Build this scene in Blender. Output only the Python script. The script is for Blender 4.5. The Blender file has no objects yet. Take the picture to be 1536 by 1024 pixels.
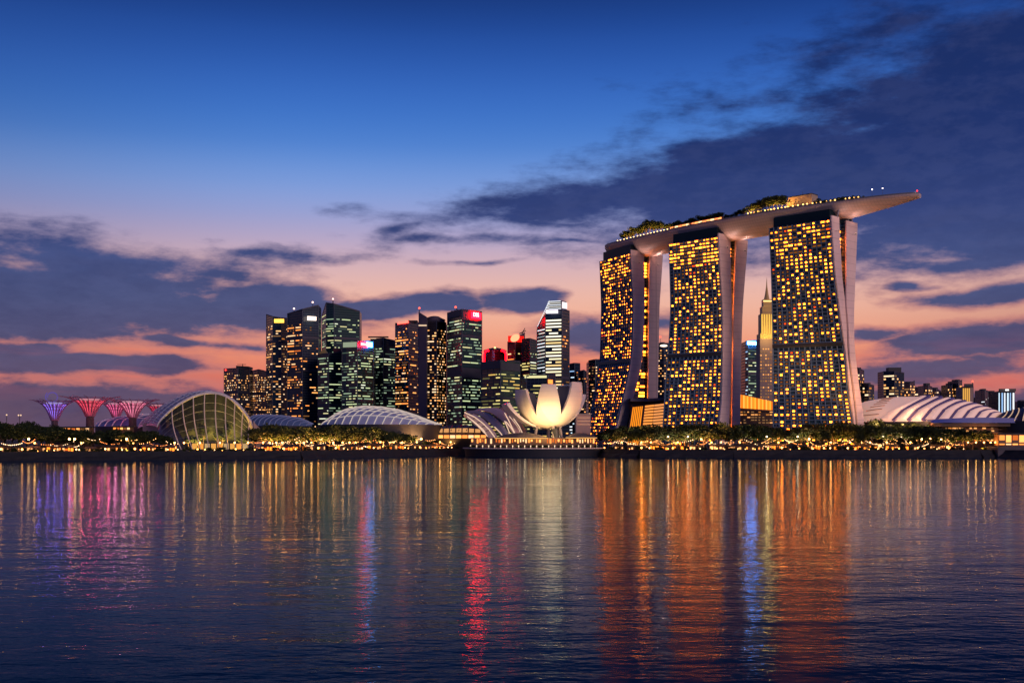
import bpy, math, random
from math import sin, cos, pi, radians, sqrt, atan, atan2
from mathutils import Vector, Matrix
random.seed(7)
C = bpy.context.scene.collection
SC = bpy.context.scene

# ------------------------------------------------------------------ camera
# metres; the camera stands 14 m above the bay looking along +Y
F = 1700.0; HU = 768.0; HV = 658.0; HC = 14.0
cam_d = bpy.data.cameras.new('camera'); cam = bpy.data.objects.new('camera', cam_d); C.objects.link(cam)
cam.location = (0, 0, HC); cam.rotation_euler = (pi/2, 0, 0)
cam_d.sensor_width = 36; cam_d.lens = F/1536*36
cam_d.shift_y = (HV-512)/1536.0
cam_d.clip_start = 1; cam_d.clip_end = 60000
SC.camera = cam

def S(r, g, b, k=1.0):
    def f(c):
        c /= 255.0
        return (c/12.92 if c <= .04045 else ((c+.055)/1.055)**2.4)*k
    return (f(r), f(g), f(b), 1)

# ------------------------------------------------------------------ world: dusk sky
W = bpy.data.worlds.new('World'); SC.world = W; W.use_nodes = True
nt = W.node_tree; nt.nodes.clear()
def nd(t, **k):
    n = nt.nodes.new(t)
    for a, b in k.items(): setattr(n, a, b)
    return n
def mth(op, a, b=None, c=None, clamp=False):
    n = nd('ShaderNodeMath', operation=op, use_clamp=clamp)
    for i, x in enumerate((a, b, c)):
        if x is None: continue
        if isinstance(x, (int, float)): n.inputs[i].default_value = x
        else: nt.links.new(x, n.inputs[i])
    return n.outputs[0]
def ramp(fac, stops, interp='B_SPLINE'):
    n = nd('ShaderNodeValToRGB'); r = n.color_ramp; r.interpolation = interp
    while len(r.elements) < len(stops): r.elements.new(0.5)
    for e, (p, c) in zip(r.elements, stops): e.position = p
    for e, (p, c) in zip(r.elements, stops): e.position = p; e.color = c
    nt.links.new(fac, n.inputs[0]); return n.outputs[0]
def mix(f, a, b, blend='MIX'):
    n = nd('ShaderNodeMix', data_type='RGBA', blend_type=blend)
    for s, x in ((n.inputs[0], f), (n.inputs[6], a), (n.inputs[7], b)):
        if isinstance(x, (int, float)): s.default_value = x
        elif isinstance(x, tuple): s.default_value = x
        else: nt.links.new(x, s)
    return n.outputs[2]
def sst(x, lo, hi):
    n = nd('ShaderNodeMapRange', interpolation_type='SMOOTHSTEP')
    n.inputs[1].default_value = lo; n.inputs[2].default_value = hi
    nt.links.new(x, n.inputs[0]); return n.outputs[0]
tc = nd('ShaderNodeTexCoord'); sp = nd('ShaderNodeSeparateXYZ'); nt.links.new(tc.outputs['Generated'], sp.inputs[0])
X, Y, Z = sp.outputs
AZ = mth('ARCTAN2', X, Y); EL = mth('ARCSINE', Z)
def ang(u, v):
    a = atan((u-HU)/F); return a, atan((HV-v)/F*cos(a))
def ev(v): return max(0.0, ang(768, v)[1])/0.45
EF = mth('DIVIDE', EL, 0.45, clamp=True)
front = [(ev(652), S(116,82,102)), (ev(610), S(160,98,108)), (ev(575), S(226,112,96)), (ev(530), S(240,146,112)),
 (ev(480), S(240,176,150)), (ev(440), S(236,184,168)), (ev(400), S(212,176,184)), (ev(365), S(184,166,196)), (ev(325), S(150,160,210)),
 (ev(280), S(124,158,220)), (ev(220), S(72,128,208)), (ev(140), S(52,104,192)), (ev(60), S(32,76,158)), (ev(0), S(23,58,128)), (1.0, S(14,40,98))]
front.sort(key=lambda x: x[0])
cf = ramp(EF, front, 'B_SPLINE')
back = [(0, S(92,90,124)), (.25, S(104,106,152)), (.5, S(84,98,156)), (.8, S(50,76,142)), (1, S(30,56,122))]
cb = ramp(EF, back, 'LINEAR')
zen = sst(EL, 0.4, 1.3)
base = mix(sst(Y, -0.25, 0.65), cb, cf)
base = mix(zen, base, S(20,44,104))
# brighter afterglow above the middle of the city, duller towards the far left horizon
ax = mth('ABSOLUTE', mth('SUBTRACT', AZ, 0.03))
side = sst(ax, 0.18, 0.55)
lowm = mth('SUBTRACT', 1.0, sst(EL, 0.0, 0.16))
base = mix(mth('MULTIPLY', mth('MULTIPLY', side, lowm), 0.5), base, S(104,80,110))
base = mix(mth('MULTIPLY', side, 0.30), base, S(24,44,96))
# clouds: elongated masses in azimuth / elevation, torn by noise
cv = nd('ShaderNodeCombineXYZ'); nt.links.new(AZ, cv.inputs[0]); nt.links.new(EL, cv.inputs[1])
def noise(vec, sc, detail, rough, off, stretch):
    m = nd('ShaderNodeMapping'); m.inputs['Scale'].default_value = (stretch[0]*sc, stretch[1]*sc, 1); m.inputs['Location'].default_value = (off, off*.7, off*.3)
    m.inputs['Rotation'].default_value = (0, 0, stretch[2])
    nt.links.new(vec, m.inputs[0])
    n = nd('ShaderNodeTexNoise'); n.inputs['Scale'].default_value = 1; n.inputs['Detail'].default_value = detail; n.inputs['Roughness'].default_value = rough
    nt.links.new(m.outputs[0], n.inputs['Vector']); return n
wn = noise(cv.outputs[0], 9, 3, .5, 3.1, (1, 2.6, 0))
wv = nd('ShaderNodeVectorMath', operation='SUBTRACT'); nt.links.new(wn.outputs['Color'], wv.inputs[0]); wv.inputs[1].default_value = (.5, .5, .5)
wm = nd('ShaderNodeVectorMath', operation='MULTIPLY_ADD'); nt.links.new(wv.outputs[0], wm.inputs[0]); wm.inputs[1].default_value = (.09, .03, 0); nt.links.new(cv.outputs[0], wm.inputs[2])
blobs = [ # u, v, half width, half height, slope degrees (up to the right), weight
 (880,304,190,30,6,1.3), (760,326,120,12,3,.9), (1080,270,260,66,10,1.6), (1300,268,330,92,6,1.9), (1540,240,330,120,6,2.1), (1290,175,210,50,22,.75), (1250,90,200,34,24,.42), (1500,130,260,80,12,1.5), (1480,60,200,40,10,.7),
 (1500,345,300,40,2,1.5), (1440,395,190,14,2,.9), (1330,375,120,14,2,.8), (610,345,34,10,20,.45), (790,335,170,8,-2,.8), (740,358,110,5,0,.5), (1480,440,100,14,5,1.3), (1360,430,34,6,0,1.2), (1480,512,150,24,5,1.8), (1310,502,60,9,0,1.2), (1420,552,240,20,2,1.4),
 (1420,598,280,22,0,1.0), (890,500,90,30,0,1.5), (985,480,60,16,0,1.0),
 (110,385,240,32,-4,1.1), (140,448,300,50,-3,1.5), (395,455,90,30,4,2), (440,440,36,16,0,1.6), (560,464,110,17,0,2.2), (655,456,70,15,0,2.0), (775,450,56,17,0,2.2), (30,486,240,20,-2,1.3),
 (390,384,90,8,0,.6), (250,512,100,10,0,1.1), (380,514,80,10,0,1.1), (120,550,170,17,0,2.0), (40,530,80,16,0,1.8), (80,612,380,34,0,1.7), (760,556,90,14,0,.9), (720,396,50,4,0,.6), (850,362,90,5,0,.6)]
acc = None
for (u, v, hw, hh, deg, w) in blobs:
    a, e = ang(u, v)
    m = nd('ShaderNodeMapping', vector_type='TEXTURE'); m.inputs['Location'].default_value = (a, e, 0)
    m.inputs['Rotation'].default_value = (0, 0, radians(deg)); m.inputs['Scale'].default_value = (hw/F*1.15, hh/F*1.25, 1)
    nt.links.new(wm.outputs[0], m.inputs[0])
    l = nd('ShaderNodeVectorMath', operation='LENGTH'); nt.links.new(m.outputs[0], l.inputs[0])
    q = mth('MULTIPLY_ADD', l.outputs['Value'], -w, w)
    acc = q if acc is None else mth('SMOOTH_MAX', acc, q, .12)
f1 = noise(cv.outputs[0], 13, 8, .62, 8.3, (1, 3.2, .12)).outputs['Fac']
f2 = noise(cv.outputs[0], 34, 6, .6, 1.7, (1, 2.2, .1)).outputs['Fac']
dens = mth('ADD', acc, mth('MULTIPLY_ADD', f1, 2.7, -1.27))
dens = mth('ADD', dens, mth('MULTIPLY_ADD', f2, .7, -.35))
# a thin veil of cloud everywhere behind the camera keeps the dome even
alpha = sst(dens, -0.42, 0.80)
ccol = ramp(EF, [(ev(640), S(98,76,98)), (ev(580), S(90,78,108)), (ev(520), S(76,78,116)), (ev(460), S(62,77,124)), (ev(400), S(54,74,128)),
 (ev(320), S(40,58,116)), (ev(240), S(28,46,104)), (ev(140), S(22,42,98)), (ev(20), S(19,42,98)), (1, S(14,34,84))], 'LINEAR')
ccol = mix(mth('MULTIPLY', sst(f1, .42, .7), .30), ccol, S(30,44,92))
ccol = mix(mth('MULTIPLY', mth('SUBTRACT', 1.0, sst(f2, .36, .6)), .07), ccol, S(110,116,165))
# warm light on the thin edges of the low clouds
edge = mth('MULTIPLY', mth('MULTIPLY', alpha, mth('SUBTRACT', 1.0, alpha)), 4.0)
edge = mth('MULTIPLY', edge, mth('MULTIPLY', mth('SUBTRACT', 1.0, sst(EL, .05, .17)), .40))
skyc = mix(mth('MULTIPLY', alpha, .97), base, ccol)
skyc = mix(edge, skyc, S(240,140,118))
# salmon streaks low over the horizon
st = noise(cv.outputs[0], 7, 5, .6, 5.2, (1, 9, .03)).outputs['Fac']
stm = mth('MULTIPLY', sst(st, .52, .66), mth('MULTIPLY', sst(EL, .02, .05), mth('SUBTRACT', 1.0, sst(EL, .06, .10))))
skyc = mix(mth('MULTIPLY', stm, mth('SUBTRACT', .38, mth('MULTIPLY', alpha, .3))), skyc, S(238,112,96))
bg1 = nd('ShaderNodeBackground'); nt.links.new(skyc, bg1.inputs[0]); bg1.inputs[1].default_value = 1.0
nis = nd('ShaderNodeTexSky', sky_type='NISHITA'); nis.sun_disc = False; nis.sun_elevation = radians(-2.0); nis.sun_rotation = radians(4); nis.altitude = 0
bg2 = nd('ShaderNodeBackground'); nt.links.new(nis.outputs[0], bg2.inputs[0]); bg2.inputs[1].default_value = 0.01
ads = nd('ShaderNodeAddShader'); nt.links.new(bg1.outputs[0], ads.inputs[0]); nt.links.new(bg2.outputs[0], ads.inputs[1])
wo = nd('ShaderNodeOutputWorld'); nt.links.new(ads.outputs[0], wo.inputs[0])

# soft pink light added from the viewer's right for blades and hull: one sun
sd = bpy.data.lights.new('fill_sun', 'SUN'); sd.energy = 1.25; sd.angle = radians(25); sd.color = (1, .66, .62)
fill_sun = bpy.data.objects.new('fill_sun', sd); C.objects.link(fill_sun); fill_sun.rotation_euler = (radians(78), 0, radians(38))

SC.view_settings.view_transform = 'Standard'; SC.view_settings.look = 'None'; SC.view_settings.exposure = 0; SC.view_settings.gamma = 1
SC.cycles.use_denoising = True
try: SC.cycles.denoiser = 'OPENIMAGEDENOISE'
except Exception: pass
SC.cycles.max_bounces = 6; SC.cycles.transparent_max_bounces = 12
SC.cycles.sample_clamp_indirect = 80
SC.cycles.caustics_reflective = False; SC.cycles.caustics_refractive = False

# ------------------------------------------------------------------ helpers
def at(u, D): return ((u-HU)/F*D, D)
def zat(v, D): return HC + (HV-v)/F*D
WL = {}
def thing(name, label, cat, loc=(0,0,0), rz=0, group=None):
    o = bpy.data.objects.new(name, None); C.objects.link(o); o.location = loc; o.rotation_euler = (0,0,rz)
    o.empty_display_size = 2
    o['label'] = label; o['category'] = cat
    if group: o['group'] = group
    WL[o.name] = Vector(loc); return o
def tag(o, label, cat, group=None, kind=None):
    o['label'] = label; o['category'] = cat
    if group: o['group'] = group
    if kind: o['kind'] = kind
    return o
class MB:
    def __init__(s): s.v = []; s.f = []; s.m = []
    def V(s, p): s.v.append(tuple(p)); return len(s.v)-1
    def poly(s, pts, mi=0): s.f.append([s.V(p) for p in pts]); s.m.append(mi)
    def quad(s, a, b, c, d, mi=0): s.poly((a, b, c, d), mi)
    def prism(s, poly, z0, zt, mi=0, mt=None):
        n = len(poly); zt = zt if isinstance(zt, (list, tuple)) else [zt]*n
        z0 = z0 if isinstance(z0, (list, tuple)) else [z0]*n
        b = [s.V((p[0], p[1], z0[i])) for i, p in enumerate(poly)]; t = [s.V((p[0], p[1], zt[i])) for i, p in enumerate(poly)]
        for i in range(n):
            j = (i+1) % n; s.f.append([b[i], b[j], t[j], t[i]]); s.m.append(mi)
        s.f.append(t); s.m.append(mi if mt is None else mt); s.f.append(b[::-1]); s.m.append(mi)
    def box(s, x0, x1, y0, y1, z0, z1, mi=0): s.prism([(x0,y0),(x1,y0),(x1,y1),(x0,y1)], z0, z1, mi)
    def fbox(s, p0, p1, z0, z1, out0, out1, mi=0):
        # box along the wall p0 -> p1 reaching from out0 to out1 metres in front of it
        dx, dy = p1[0]-p0[0], p1[1]-p0[1]; L = sqrt(dx*dx+dy*dy) or 1; nx, ny = dy/L, -dx/L
        a = [(p0[0]+nx*out0, p0[1]+ny*out0), (p0[0]+nx*out1, p0[1]+ny*out1), (p1[0]+nx*out1, p1[1]+ny*out1), (p1[0]+nx*out0, p1[1]+ny*out0)]
        s.prism(a, z0, z1, mi)
    def grid(s, rows, mi=0, closed=False):
        n = len(rows[0]); ix = [[s.V(p) for p in r] for r in rows]
        for i in range(len(rows)-1):
            for j in range(n if closed else n-1):
                k = (j+1) % n; s.f.append([ix[i][j], ix[i][k], ix[i+1][k], ix[i+1][j]]); s.m.append(mi)
        return ix
    def tube(s, pts, rs, n=6, mi=0):
        pts = [Vector(p) for p in pts]
        if not isinstance(rs, (list, tuple)): rs = [rs]*len(pts)
        rows = []
        for i, p in enumerate(pts):
            d = (pts[min(i+1, len(pts)-1)] - pts[max(i-1, 0)]).normalized()
            a = d.cross(Vector((0,0,1)) if abs(d.z) < .95 else Vector((1,0,0))).normalized(); b = d.cross(a)
            rows.append([p + (a*cos(2*pi*k/n) + b*sin(2*pi*k/n))*rs[i] for k in range(n)])
        ix = s.grid(rows, mi, True)
        s.f.append(ix[0]); s.m.append(mi); s.f.append(ix[-1][::-1]); s.m.append(mi)
    def lathe(s, prof, n=16, c=(0,0,0), mi=0):
        s.grid([[(c[0]+r*cos(2*pi*k/n), c[1]+r*sin(2*pi*k/n), c[2]+z) for k in range(n)] for r, z in prof], mi, True)
    def ball(s, c, r, n=8, mi=0, sz=1):
        s.lathe([(max(.001, r*sin(pi*i/(n//2+1))), -r*sz*cos(pi*i/(n//2+1))) for i in range(n//2+2)], n, c, mi)
    def build(s, name, mats, parent=None, smooth=False, rec=False):
        me = bpy.data.meshes.new(name)
        off = Vector((0,0,0)); q = parent
        while q is not None: off += WL.get(q.name, Vector((0,0,0))); q = q.parent
        me.from_pydata([tuple(Vector(p)-off) for p in s.v], [], s.f)
        if not isinstance(mats, (list, tuple)): mats = [mats]
        for m in mats: me.materials.append(m)
        if len(mats) > 1: me.polygons.foreach_set('material_index', s.m)
        if smooth: me.polygons.foreach_set('use_smooth', [True]*len(me.polygons))
        if rec:
            import bmesh
            bm = bmesh.new(); bm.from_mesh(me); bmesh.ops.remove_doubles(bm, verts=bm.verts, dist=.001); bmesh.ops.recalc_face_normals(bm, faces=bm.faces); bm.to_mesh(me); bm.free()
        me.update()
        o = bpy.data.objects.new(name, me); C.objects.link(o)
        if parent is not None: o.parent = parent
        return o
def copy_tree(o, loc, rz=0, sc=1, label=None, group=None):
    r = o.copy(); C.objects.link(r); r.location = loc; r.rotation_euler = (0,0,rz); r.scale = sc if isinstance(sc, (tuple, list)) else (sc,sc,sc)
    if label: r['label'] = label
    if group: r['group'] = group
    for ch in list(o.children):
        c = ch.copy(); C.objects.link(c); c.parent = r
        for g in list(ch.children):
            d = g.copy(); C.objects.link(d); d.parent = c
    return r
ORD = 'first second third fourth fifth sixth seventh eighth ninth tenth eleventh twelfth thirteenth fourteenth fifteenth sixteenth seventeenth eighteenth nineteenth twentieth'.split()
def ordn(i):
    if i < 20: return ORD[i]
    t = {2:'twenty', 3:'thirty', 4:'forty', 5:'fifty', 6:'sixty', 7:'seventy'}; n = i+1
    if n % 10 == 0: return t[n//10][:-1]+'ieth'
    return t[n//10]+'-'+ORD[n % 10-1]

# ------------------------------------------------------------------ materials
MT = {}
def pbr(name, col, rough=.6, metal=0, var=0.0, scale=.2, spec=.5, bump=0):
    if name in MT: return MT[name]
    m = bpy.data.materials.new(name); m.use_nodes = True; t = m.node_tree; b = t.nodes['Principled BSDF']
    b.inputs['Roughness'].default_value = rough; b.inputs['Metallic'].default_value = metal
    b.inputs['Specular IOR Level'].default_value = spec
    col = tuple(col)+((1,) if len(col) == 3 else ())
    b.inputs['Base Color'].default_value = col
    tcn = t.nodes.new('ShaderNodeTexCoord'); nz = t.nodes.new('ShaderNodeTexNoise'); nz.inputs['Scale'].default_value = scale; nz.inputs['Detail'].default_value = 5
    t.links.new(tcn.outputs['Object'], nz.inputs['Vector'])
    r = t.nodes.new('ShaderNodeValToRGB'); k = max(var, .08)
    r.color_ramp.elements[0].position = .3; r.color_ramp.elements[0].color = tuple(c*(1-k) for c in col[:3])+(1,)
    r.color_ramp.elements[1].position = .7; r.color_ramp.elements[1].color = tuple(min(1, c*(1+k)) for c in col[:3])+(1,)
    t.links.new(nz.outputs['Fac'], r.inputs[0]); t.links.new(r.outputs[0], b.inputs['Base Color'])
    if bump:
        bp = t.nodes.new('ShaderNodeBump'); bp.inputs['Strength'].default_value = bump; t.links.new(nz.outputs['Fac'], bp.inputs['Height']); t.links.new(bp.outputs[0], b.inputs['Normal'])
    MT[name] = m; return m
def emi(name, col, k=1.0):
    if name in MT: return MT[name]
    m = bpy.data.materials.new(name); m.use_nodes = True; t = m.node_tree; t.nodes.clear()
    e = t.nodes.new('ShaderNodeEmission'); e.inputs[0].default_value = tuple(col[:3])+(1,); e.inputs[1].default_value = k
    o = t.nodes.new('ShaderNodeOutputMaterial'); t.links.new(e.outputs[0], o.inputs[0])
    m.cycles.emission_sampling = 'NONE'
    MT[name] = m; return m
def curtain(name, glass, spandrel, fh=4.0, bay=3.0, rough=.22, fr=.3):
    # curtain wall: glass with a spandrel band on every floor and thin mullions
    if name in MT: return MT[name]
    m = bpy.data.materials.new(name); m.use_nodes = True; t = m.node_tree; b = t.nodes['Principled BSDF']
    tcn = t.nodes.new('ShaderNodeTexCoord'); s3 = t.nodes.new('ShaderNodeSeparateXYZ'); t.links.new(tcn.outputs['Object'], s3.inputs[0])
    def mm(op, a, b2=None):
        n = t.nodes.new('ShaderNodeMath'); n.operation = op
        for i, x in enumerate((a, b2)):
            if x is None: continue
            if isinstance(x, (int, float)): n.inputs[i].default_value = x
            else: t.links.new(x, n.inputs[i])
        return n.outputs[0]
    fz = mm('FRACT', mm('DIVIDE', s3.outputs[2], fh)); sz = mm('LESS_THAN', fz, fr)
    fx = mm('LESS_THAN', mm('FRACT', mm('DIVIDE', mm('ADD', s3.outputs[0], s3.outputs[1]), bay)), .14)
    f = mm('MAXIMUM', sz, fx)
    mxn = t.nodes.new('ShaderNodeMix'); mxn.data_type = 'RGBA'; mxn.inputs[6].default_value = tuple(glass)+(1,); mxn.inputs[7].default_value = tuple(spandrel)+(1,)
    t.links.new(f, mxn.inputs[0])
    nz = t.nodes.new('ShaderNodeTexNoise'); nz.inputs['Scale'].default_value = .06; nz.inputs['Detail'].default_value = 4; t.links.new(tcn.outputs['Object'], nz.inputs['Vector'])
    m2 = t.nodes.new('ShaderNodeMix'); m2.data_type = 'RGBA'; m2.blend_type = 'MULTIPLY'; m2.inputs[0].default_value = .6
    t.links.new(mxn.outputs[2], m2.inputs[6]); t.links.new(nz.outputs['Color'], m2.inputs[7]); t.links.new(m2.outputs[2], b.inputs['Base Color'])
    rr = mm('MULTIPLY_ADD' if False else 'ADD', mm('MULTIPLY', f, .35), rough); t.links.new(rr, b.inputs['Roughness'])
    b.inputs['Specular IOR Level'].default_value = .5
    MT[name] = m; return m
def panelled(name, col, rough, fz, fx, dark=.72, ms=.10):
    m = pbr(name, col, rough, var=.06, scale=.06); t = m.node_tree; b = t.nodes['Principled BSDF']; src = b.inputs['Base Color'].links[0].from_socket
    tcn = t.nodes.new('ShaderNodeTexCoord'); br = t.nodes.new('ShaderNodeSeparateXYZ'); t.links.new(tcn.outputs['Object'], br.inputs[0])
    def mm(op, x, y=None):
        n = t.nodes.new('ShaderNodeMath'); n.operation = op
        for i, q in enumerate((x, y)):
            if q is None: continue
            if isinstance(q, (int, float)): n.inputs[i].default_value = q
            else: t.links.new(q, n.inputs[i])
        return n.outputs[0]
    lz = mm('LESS_THAN', mm('FRACT', mm('DIVIDE', br.outputs[2], fz)), ms); lx = mm('LESS_THAN', mm('FRACT', mm('DIVIDE', mm('SUBTRACT', br.outputs[0], br.outputs[1]), fx)), ms*.8)
    f = mm('MAXIMUM', lz, lx); mx = t.nodes.new('ShaderNodeMix'); mx.data_type = 'RGBA'; mx.blend_type = 'MULTIPLY'; t.links.new(f, mx.inputs[0]); t.links.new(src, mx.inputs[6]); mx.inputs[7].default_value = (dark,dark,dark,1); t.links.new(mx.outputs[2], b.inputs['Base Color']); return m
CONC = panelled('concrete_pink', (.80,.64,.61), .7, 6.0, 9.0, .80, .08)
WHITE = pbr('white_paint', (.78,.76,.74), .5, var=.05)
STEEL = pbr('pale_steel', (.55,.56,.58), .4, .6)
DARK = pbr('dark_metal', (.03,.032,.036), .5)
DKROOF = pbr('dark_roof', (.018,.023,.034), .6, var=.2, scale=.05)
HULL = panelled('hull_cladding', (.54,.44,.41), .5, 2.2, 3.5, .74, .12)
QUAY = pbr('quay_stone', (.010,.012,.017), .8, var=.35, scale=.25, bump=.5)
GRND = pbr('ground_soil', (.02,.022,.015), .9, var=.3, scale=.05)
PAVE = pbr('paving', (.09,.08,.07), .8, var=.2, scale=.3)
BARK = pbr('bark', (.08,.055,.035), .9, var=.3, scale=1)
def leafmat(name, c):
    m = bpy.data.materials.new(name); m.use_nodes = True; t = m.node_tree; b = t.nodes['Principled BSDF']; b.inputs['Roughness'].default_value = .7
    oi = t.nodes.new('ShaderNodeObjectInfo'); g = t.nodes.new('ShaderNodeNewGeometry')
    r = t.nodes.new('ShaderNodeValToRGB'); r.color_ramp.elements[0].color = (c[0]*.5, c[1]*.5, c[2]*.5, 1); r.color_ramp.elements[1].color = (c[0]*1.5, c[1]*1.45, c[2]*1.2, 1)
    ad = t.nodes.new('ShaderNodeMath'); ad.operation = 'MULTIPLY_ADD'; t.links.new(g.outputs['Random Per Island'], ad.inputs[0]); ad.inputs[1].default_value = .7
    m3 = t.nodes.new('ShaderNodeMath'); m3.operation = 'MULTIPLY'; t.links.new(oi.outputs['Random'], m3.inputs[0]); m3.inputs[1].default_value = .3
    t.links.new(m3.outputs[0], ad.inputs[2]); t.links.new(ad.outputs[0], r.inputs[0]); t.links.new(r.outputs[0], b.inputs['Base Color'])
    tr = t.nodes.new('ShaderNodeBsdfTranslucent'); t.links.new(r.outputs[0], tr.inputs[0]); mx = t.nodes.new('ShaderNodeMixShader'); mx.inputs[0].default_value = .35
    t.links.new(b.outputs[0], mx.inputs[1]); t.links.new(tr.outputs[0], mx.inputs[2]); t.links.new(mx.outputs[0], t.nodes['Material Output'].inputs[0])
    return m
LEAF = leafmat('leaves', (.028,.050,.012))

# ------------------------------------------------------------------ water
def water_mat():
    m = bpy.data.materials.new('water'); m.use_nodes = True; t = m.node_tree; t.nodes.clear()
    out = t.nodes.new('ShaderNodeOutputMaterial'); b = t.nodes.new('ShaderNodeBsdfGlossy'); df = t.nodes.new('ShaderNodeBsdfDiffuse'); mxs = t.nodes.new('ShaderNodeMixShader')
    b.inputs['Color'].default_value = (.66,.84,1,1); df.inputs['Color'].default_value = (.001,.034,.090,1)
    fr = t.nodes.new('ShaderNodeFresnel'); fr.inputs['IOR'].default_value = 1.33; pr_ = t.nodes.new('ShaderNodeMapRange'); pr_.interpolation_type = 'SMOOTHSTEP'; pr_.inputs[1].default_value = .16; pr_.inputs[2].default_value = .74; pw = t.nodes.new('ShaderNodeMath'); pw.operation = 'MULTIPLY'; t.links.new(fr.outputs[0], pr_.inputs[0]); t.links.new(pr_.outputs[0], pw.inputs[1])
    t.links.new(fr.outputs[0], pw.inputs[0]); t.links.new(pw.outputs[0], mxs.inputs[0]); t.links.new(df.outputs[0], mxs.inputs[1]); t.links.new(b.outputs[0], mxs.inputs[2]); t.links.new(mxs.outputs[0], out.inputs[0])
    tcn = t.nodes.new('ShaderNodeTexCoord')
    h = None
    for sc, st, det, amp, off in ((.10, (.40,1,1), 2, .40, 0), (.30, (.50,1,1), 3, .24, 5), (1.2, (.65,1,1), 3, .095, 9)):
        mp = t.nodes.new('ShaderNodeMapping'); mp.inputs['Scale'].default_value = tuple(x*sc for x in st); mp.inputs['Location'].default_value = (off,off,0)
        mp.inputs['Rotation'].default_value = (0,0,radians(4 if off == 5 else -5))
        t.links.new(tcn.outputs['Object'], mp.inputs[0]); n = t.nodes.new('ShaderNodeTexNoise'); n.inputs['Scale'].default_value = 1; n.inputs['Detail'].default_value = det; n.inputs['Roughness'].default_value = .5
        t.links.new(mp.outputs[0], n.inputs['Vector'])
        k = t.nodes.new('ShaderNodeMath'); k.operation = 'MULTIPLY_ADD'; t.links.new(n.outputs['Fac'], k.inputs[0]); k.inputs[1].default_value = amp
        if h is None: k.inputs[2].default_value = 0
        else: t.links.new(h, k.inputs[2])
        h = k.outputs[0]
    bp = t.nodes.new('ShaderNodeBump'); bp.inputs['Strength'].default_value = 1; bp.inputs['Distance'].default_value = 1.0
    s4 = t.nodes.new('ShaderNodeSeparateXYZ'); t.links.new(tcn.outputs['Object'], s4.inputs[0])
    mb = t.nodes.new('ShaderNodeMapRange'); mb.inputs[1].default_value = 60; mb.inputs[2].default_value = 450; mb.inputs[3].default_value = WB0; mb.inputs[4].default_value = WB1; t.links.new(s4.outputs[1], mb.inputs[0])
    # patches of calmer and rougher water
    wp = t.nodes.new('ShaderNodeTexNoise'); wp.inputs['Scale'].default_value = .012; wp.inputs['Detail'].default_value = 3; mw = t.nodes.new('ShaderNodeMapping'); mw.inputs['Scale'].default_value = (.35,1,1); t.links.new(tcn.outputs['Object'], mw.inputs[0]); t.links.new(mw.outputs[0], wp.inputs['Vector'])
    wq = t.nodes.new('ShaderNodeMapRange'); wq.inputs[1].default_value = .35; wq.inputs[2].default_value = .65; wq.inputs[3].default_value = .6; wq.inputs[4].default_value = 1.35; t.links.new(wp.outputs['Fac'], wq.inputs[0])
    wm2 = t.nodes.new('ShaderNodeMath'); wm2.operation = 'MULTIPLY'; t.links.new(mb.outputs[0], wm2.inputs[0]); t.links.new(wq.outputs[0], wm2.inputs[1]); hm = t.nodes.new('ShaderNodeMath'); hm.operation = 'MULTIPLY'; t.links.new(h, hm.inputs[0]); t.links.new(wm2.outputs[0], hm.inputs[1]); h = hm.outputs[0]
    t.links.new(h, bp.inputs['Height']); t.links.new(bp.outputs[0], b.inputs['Normal']); t.links.new(bp.outputs[0], fr.inputs['Normal'])
    # wind-roughened water far out, calmer water near the viewpoint
    s3 = t.nodes.new('ShaderNodeSeparateXYZ'); t.links.new(tcn.outputs['Object'], s3.inputs[0])
    mr = t.nodes.new('ShaderNodeMapRange'); mr.inputs[1].default_value = 80; mr.inputs[2].default_value = 600; mr.inputs[3].default_value = WR0; mr.inputs[4].default_value = WR1
    t.links.new(s3.outputs[1], mr.inputs[0]); t.links.new(mr.outputs[0], b.inputs['Roughness'])
    return m
WB0 = .55; WB1 = .32; WR0 = .03; WR1 = .055
w = MB(); w.quad((-6000,-2500,0), (6000,-2500,0), (6000,3000,0), (-6000,3000,0))
o = w.build('water', water_mat()); o['kind'] = 'structure'

# ------------------------------------------------------------------ land
SH = [(-3.6,715),(-400,715),(0,722),(150,745),(300,768),(450,800),(540,850),(620,925),(690,975),(780,990),(870,970),(915,900),(960,862),(1100,850),(1300,850),(1470,853),(1497,868),(1500,860),(1540,845),(1800,830)]
shore = [(-3500, 700)] + [at(u, D) for u, D in SH[1:]] + [(3500, 820)]
GZ = 5.3
g = MB(); g.prism(shore + [(3500,1300),(14000,9000),(-14000,9000),(-3500,1300)], GZ-9, GZ); o = g.build('ground', GRND); o['kind'] = 'structure'
q = MB()
for i in range(len(shore)-1):
    a, b = shore[i], shore[i+1]
    L = sqrt((a[0]-b[0])**2+(a[1]-b[1])**2); n = max(1, int(L/6)) if abs(a[0]) < 1500 and abs(b[0]) < 1500 else 1
    rows = []
    for (zz, out) in ((-2, 5), (1.2, 2.6), (2.6, 1.4), (4.6, .5), (GZ+.35, .3), (GZ+.35, -.8)):
        r = []
        for k in range(n+1):
            f = k/n; px = a[0]+(b[0]-a[0])*f; py = a[1]+(b[1]-a[1])*f
            dx, dy = (b[0]-a[0])/L, (b[1]-a[1])/L
            j = (random.random()-.5)*(.9 if 0 < zz < 4 and 0 < k < n else 0)
            r.append((px+dy*(out+j), py-dx*(out+j), zz+j*.3))
        rows.append(r)
    q.grid(rows)
o = q.build('quay_wall', QUAY); o['kind'] = 'structure'
def shore_at(u):
    for (u0, d0), (u1, d1) in zip(SH[1:], SH[2:]):
        if u0 <= u <= u1: return d0+(d1-d0)*(u-u0)/(u1-u0)
    return 720 if u < 0 else 830
p = MB()
rows = [[], []]
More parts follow.
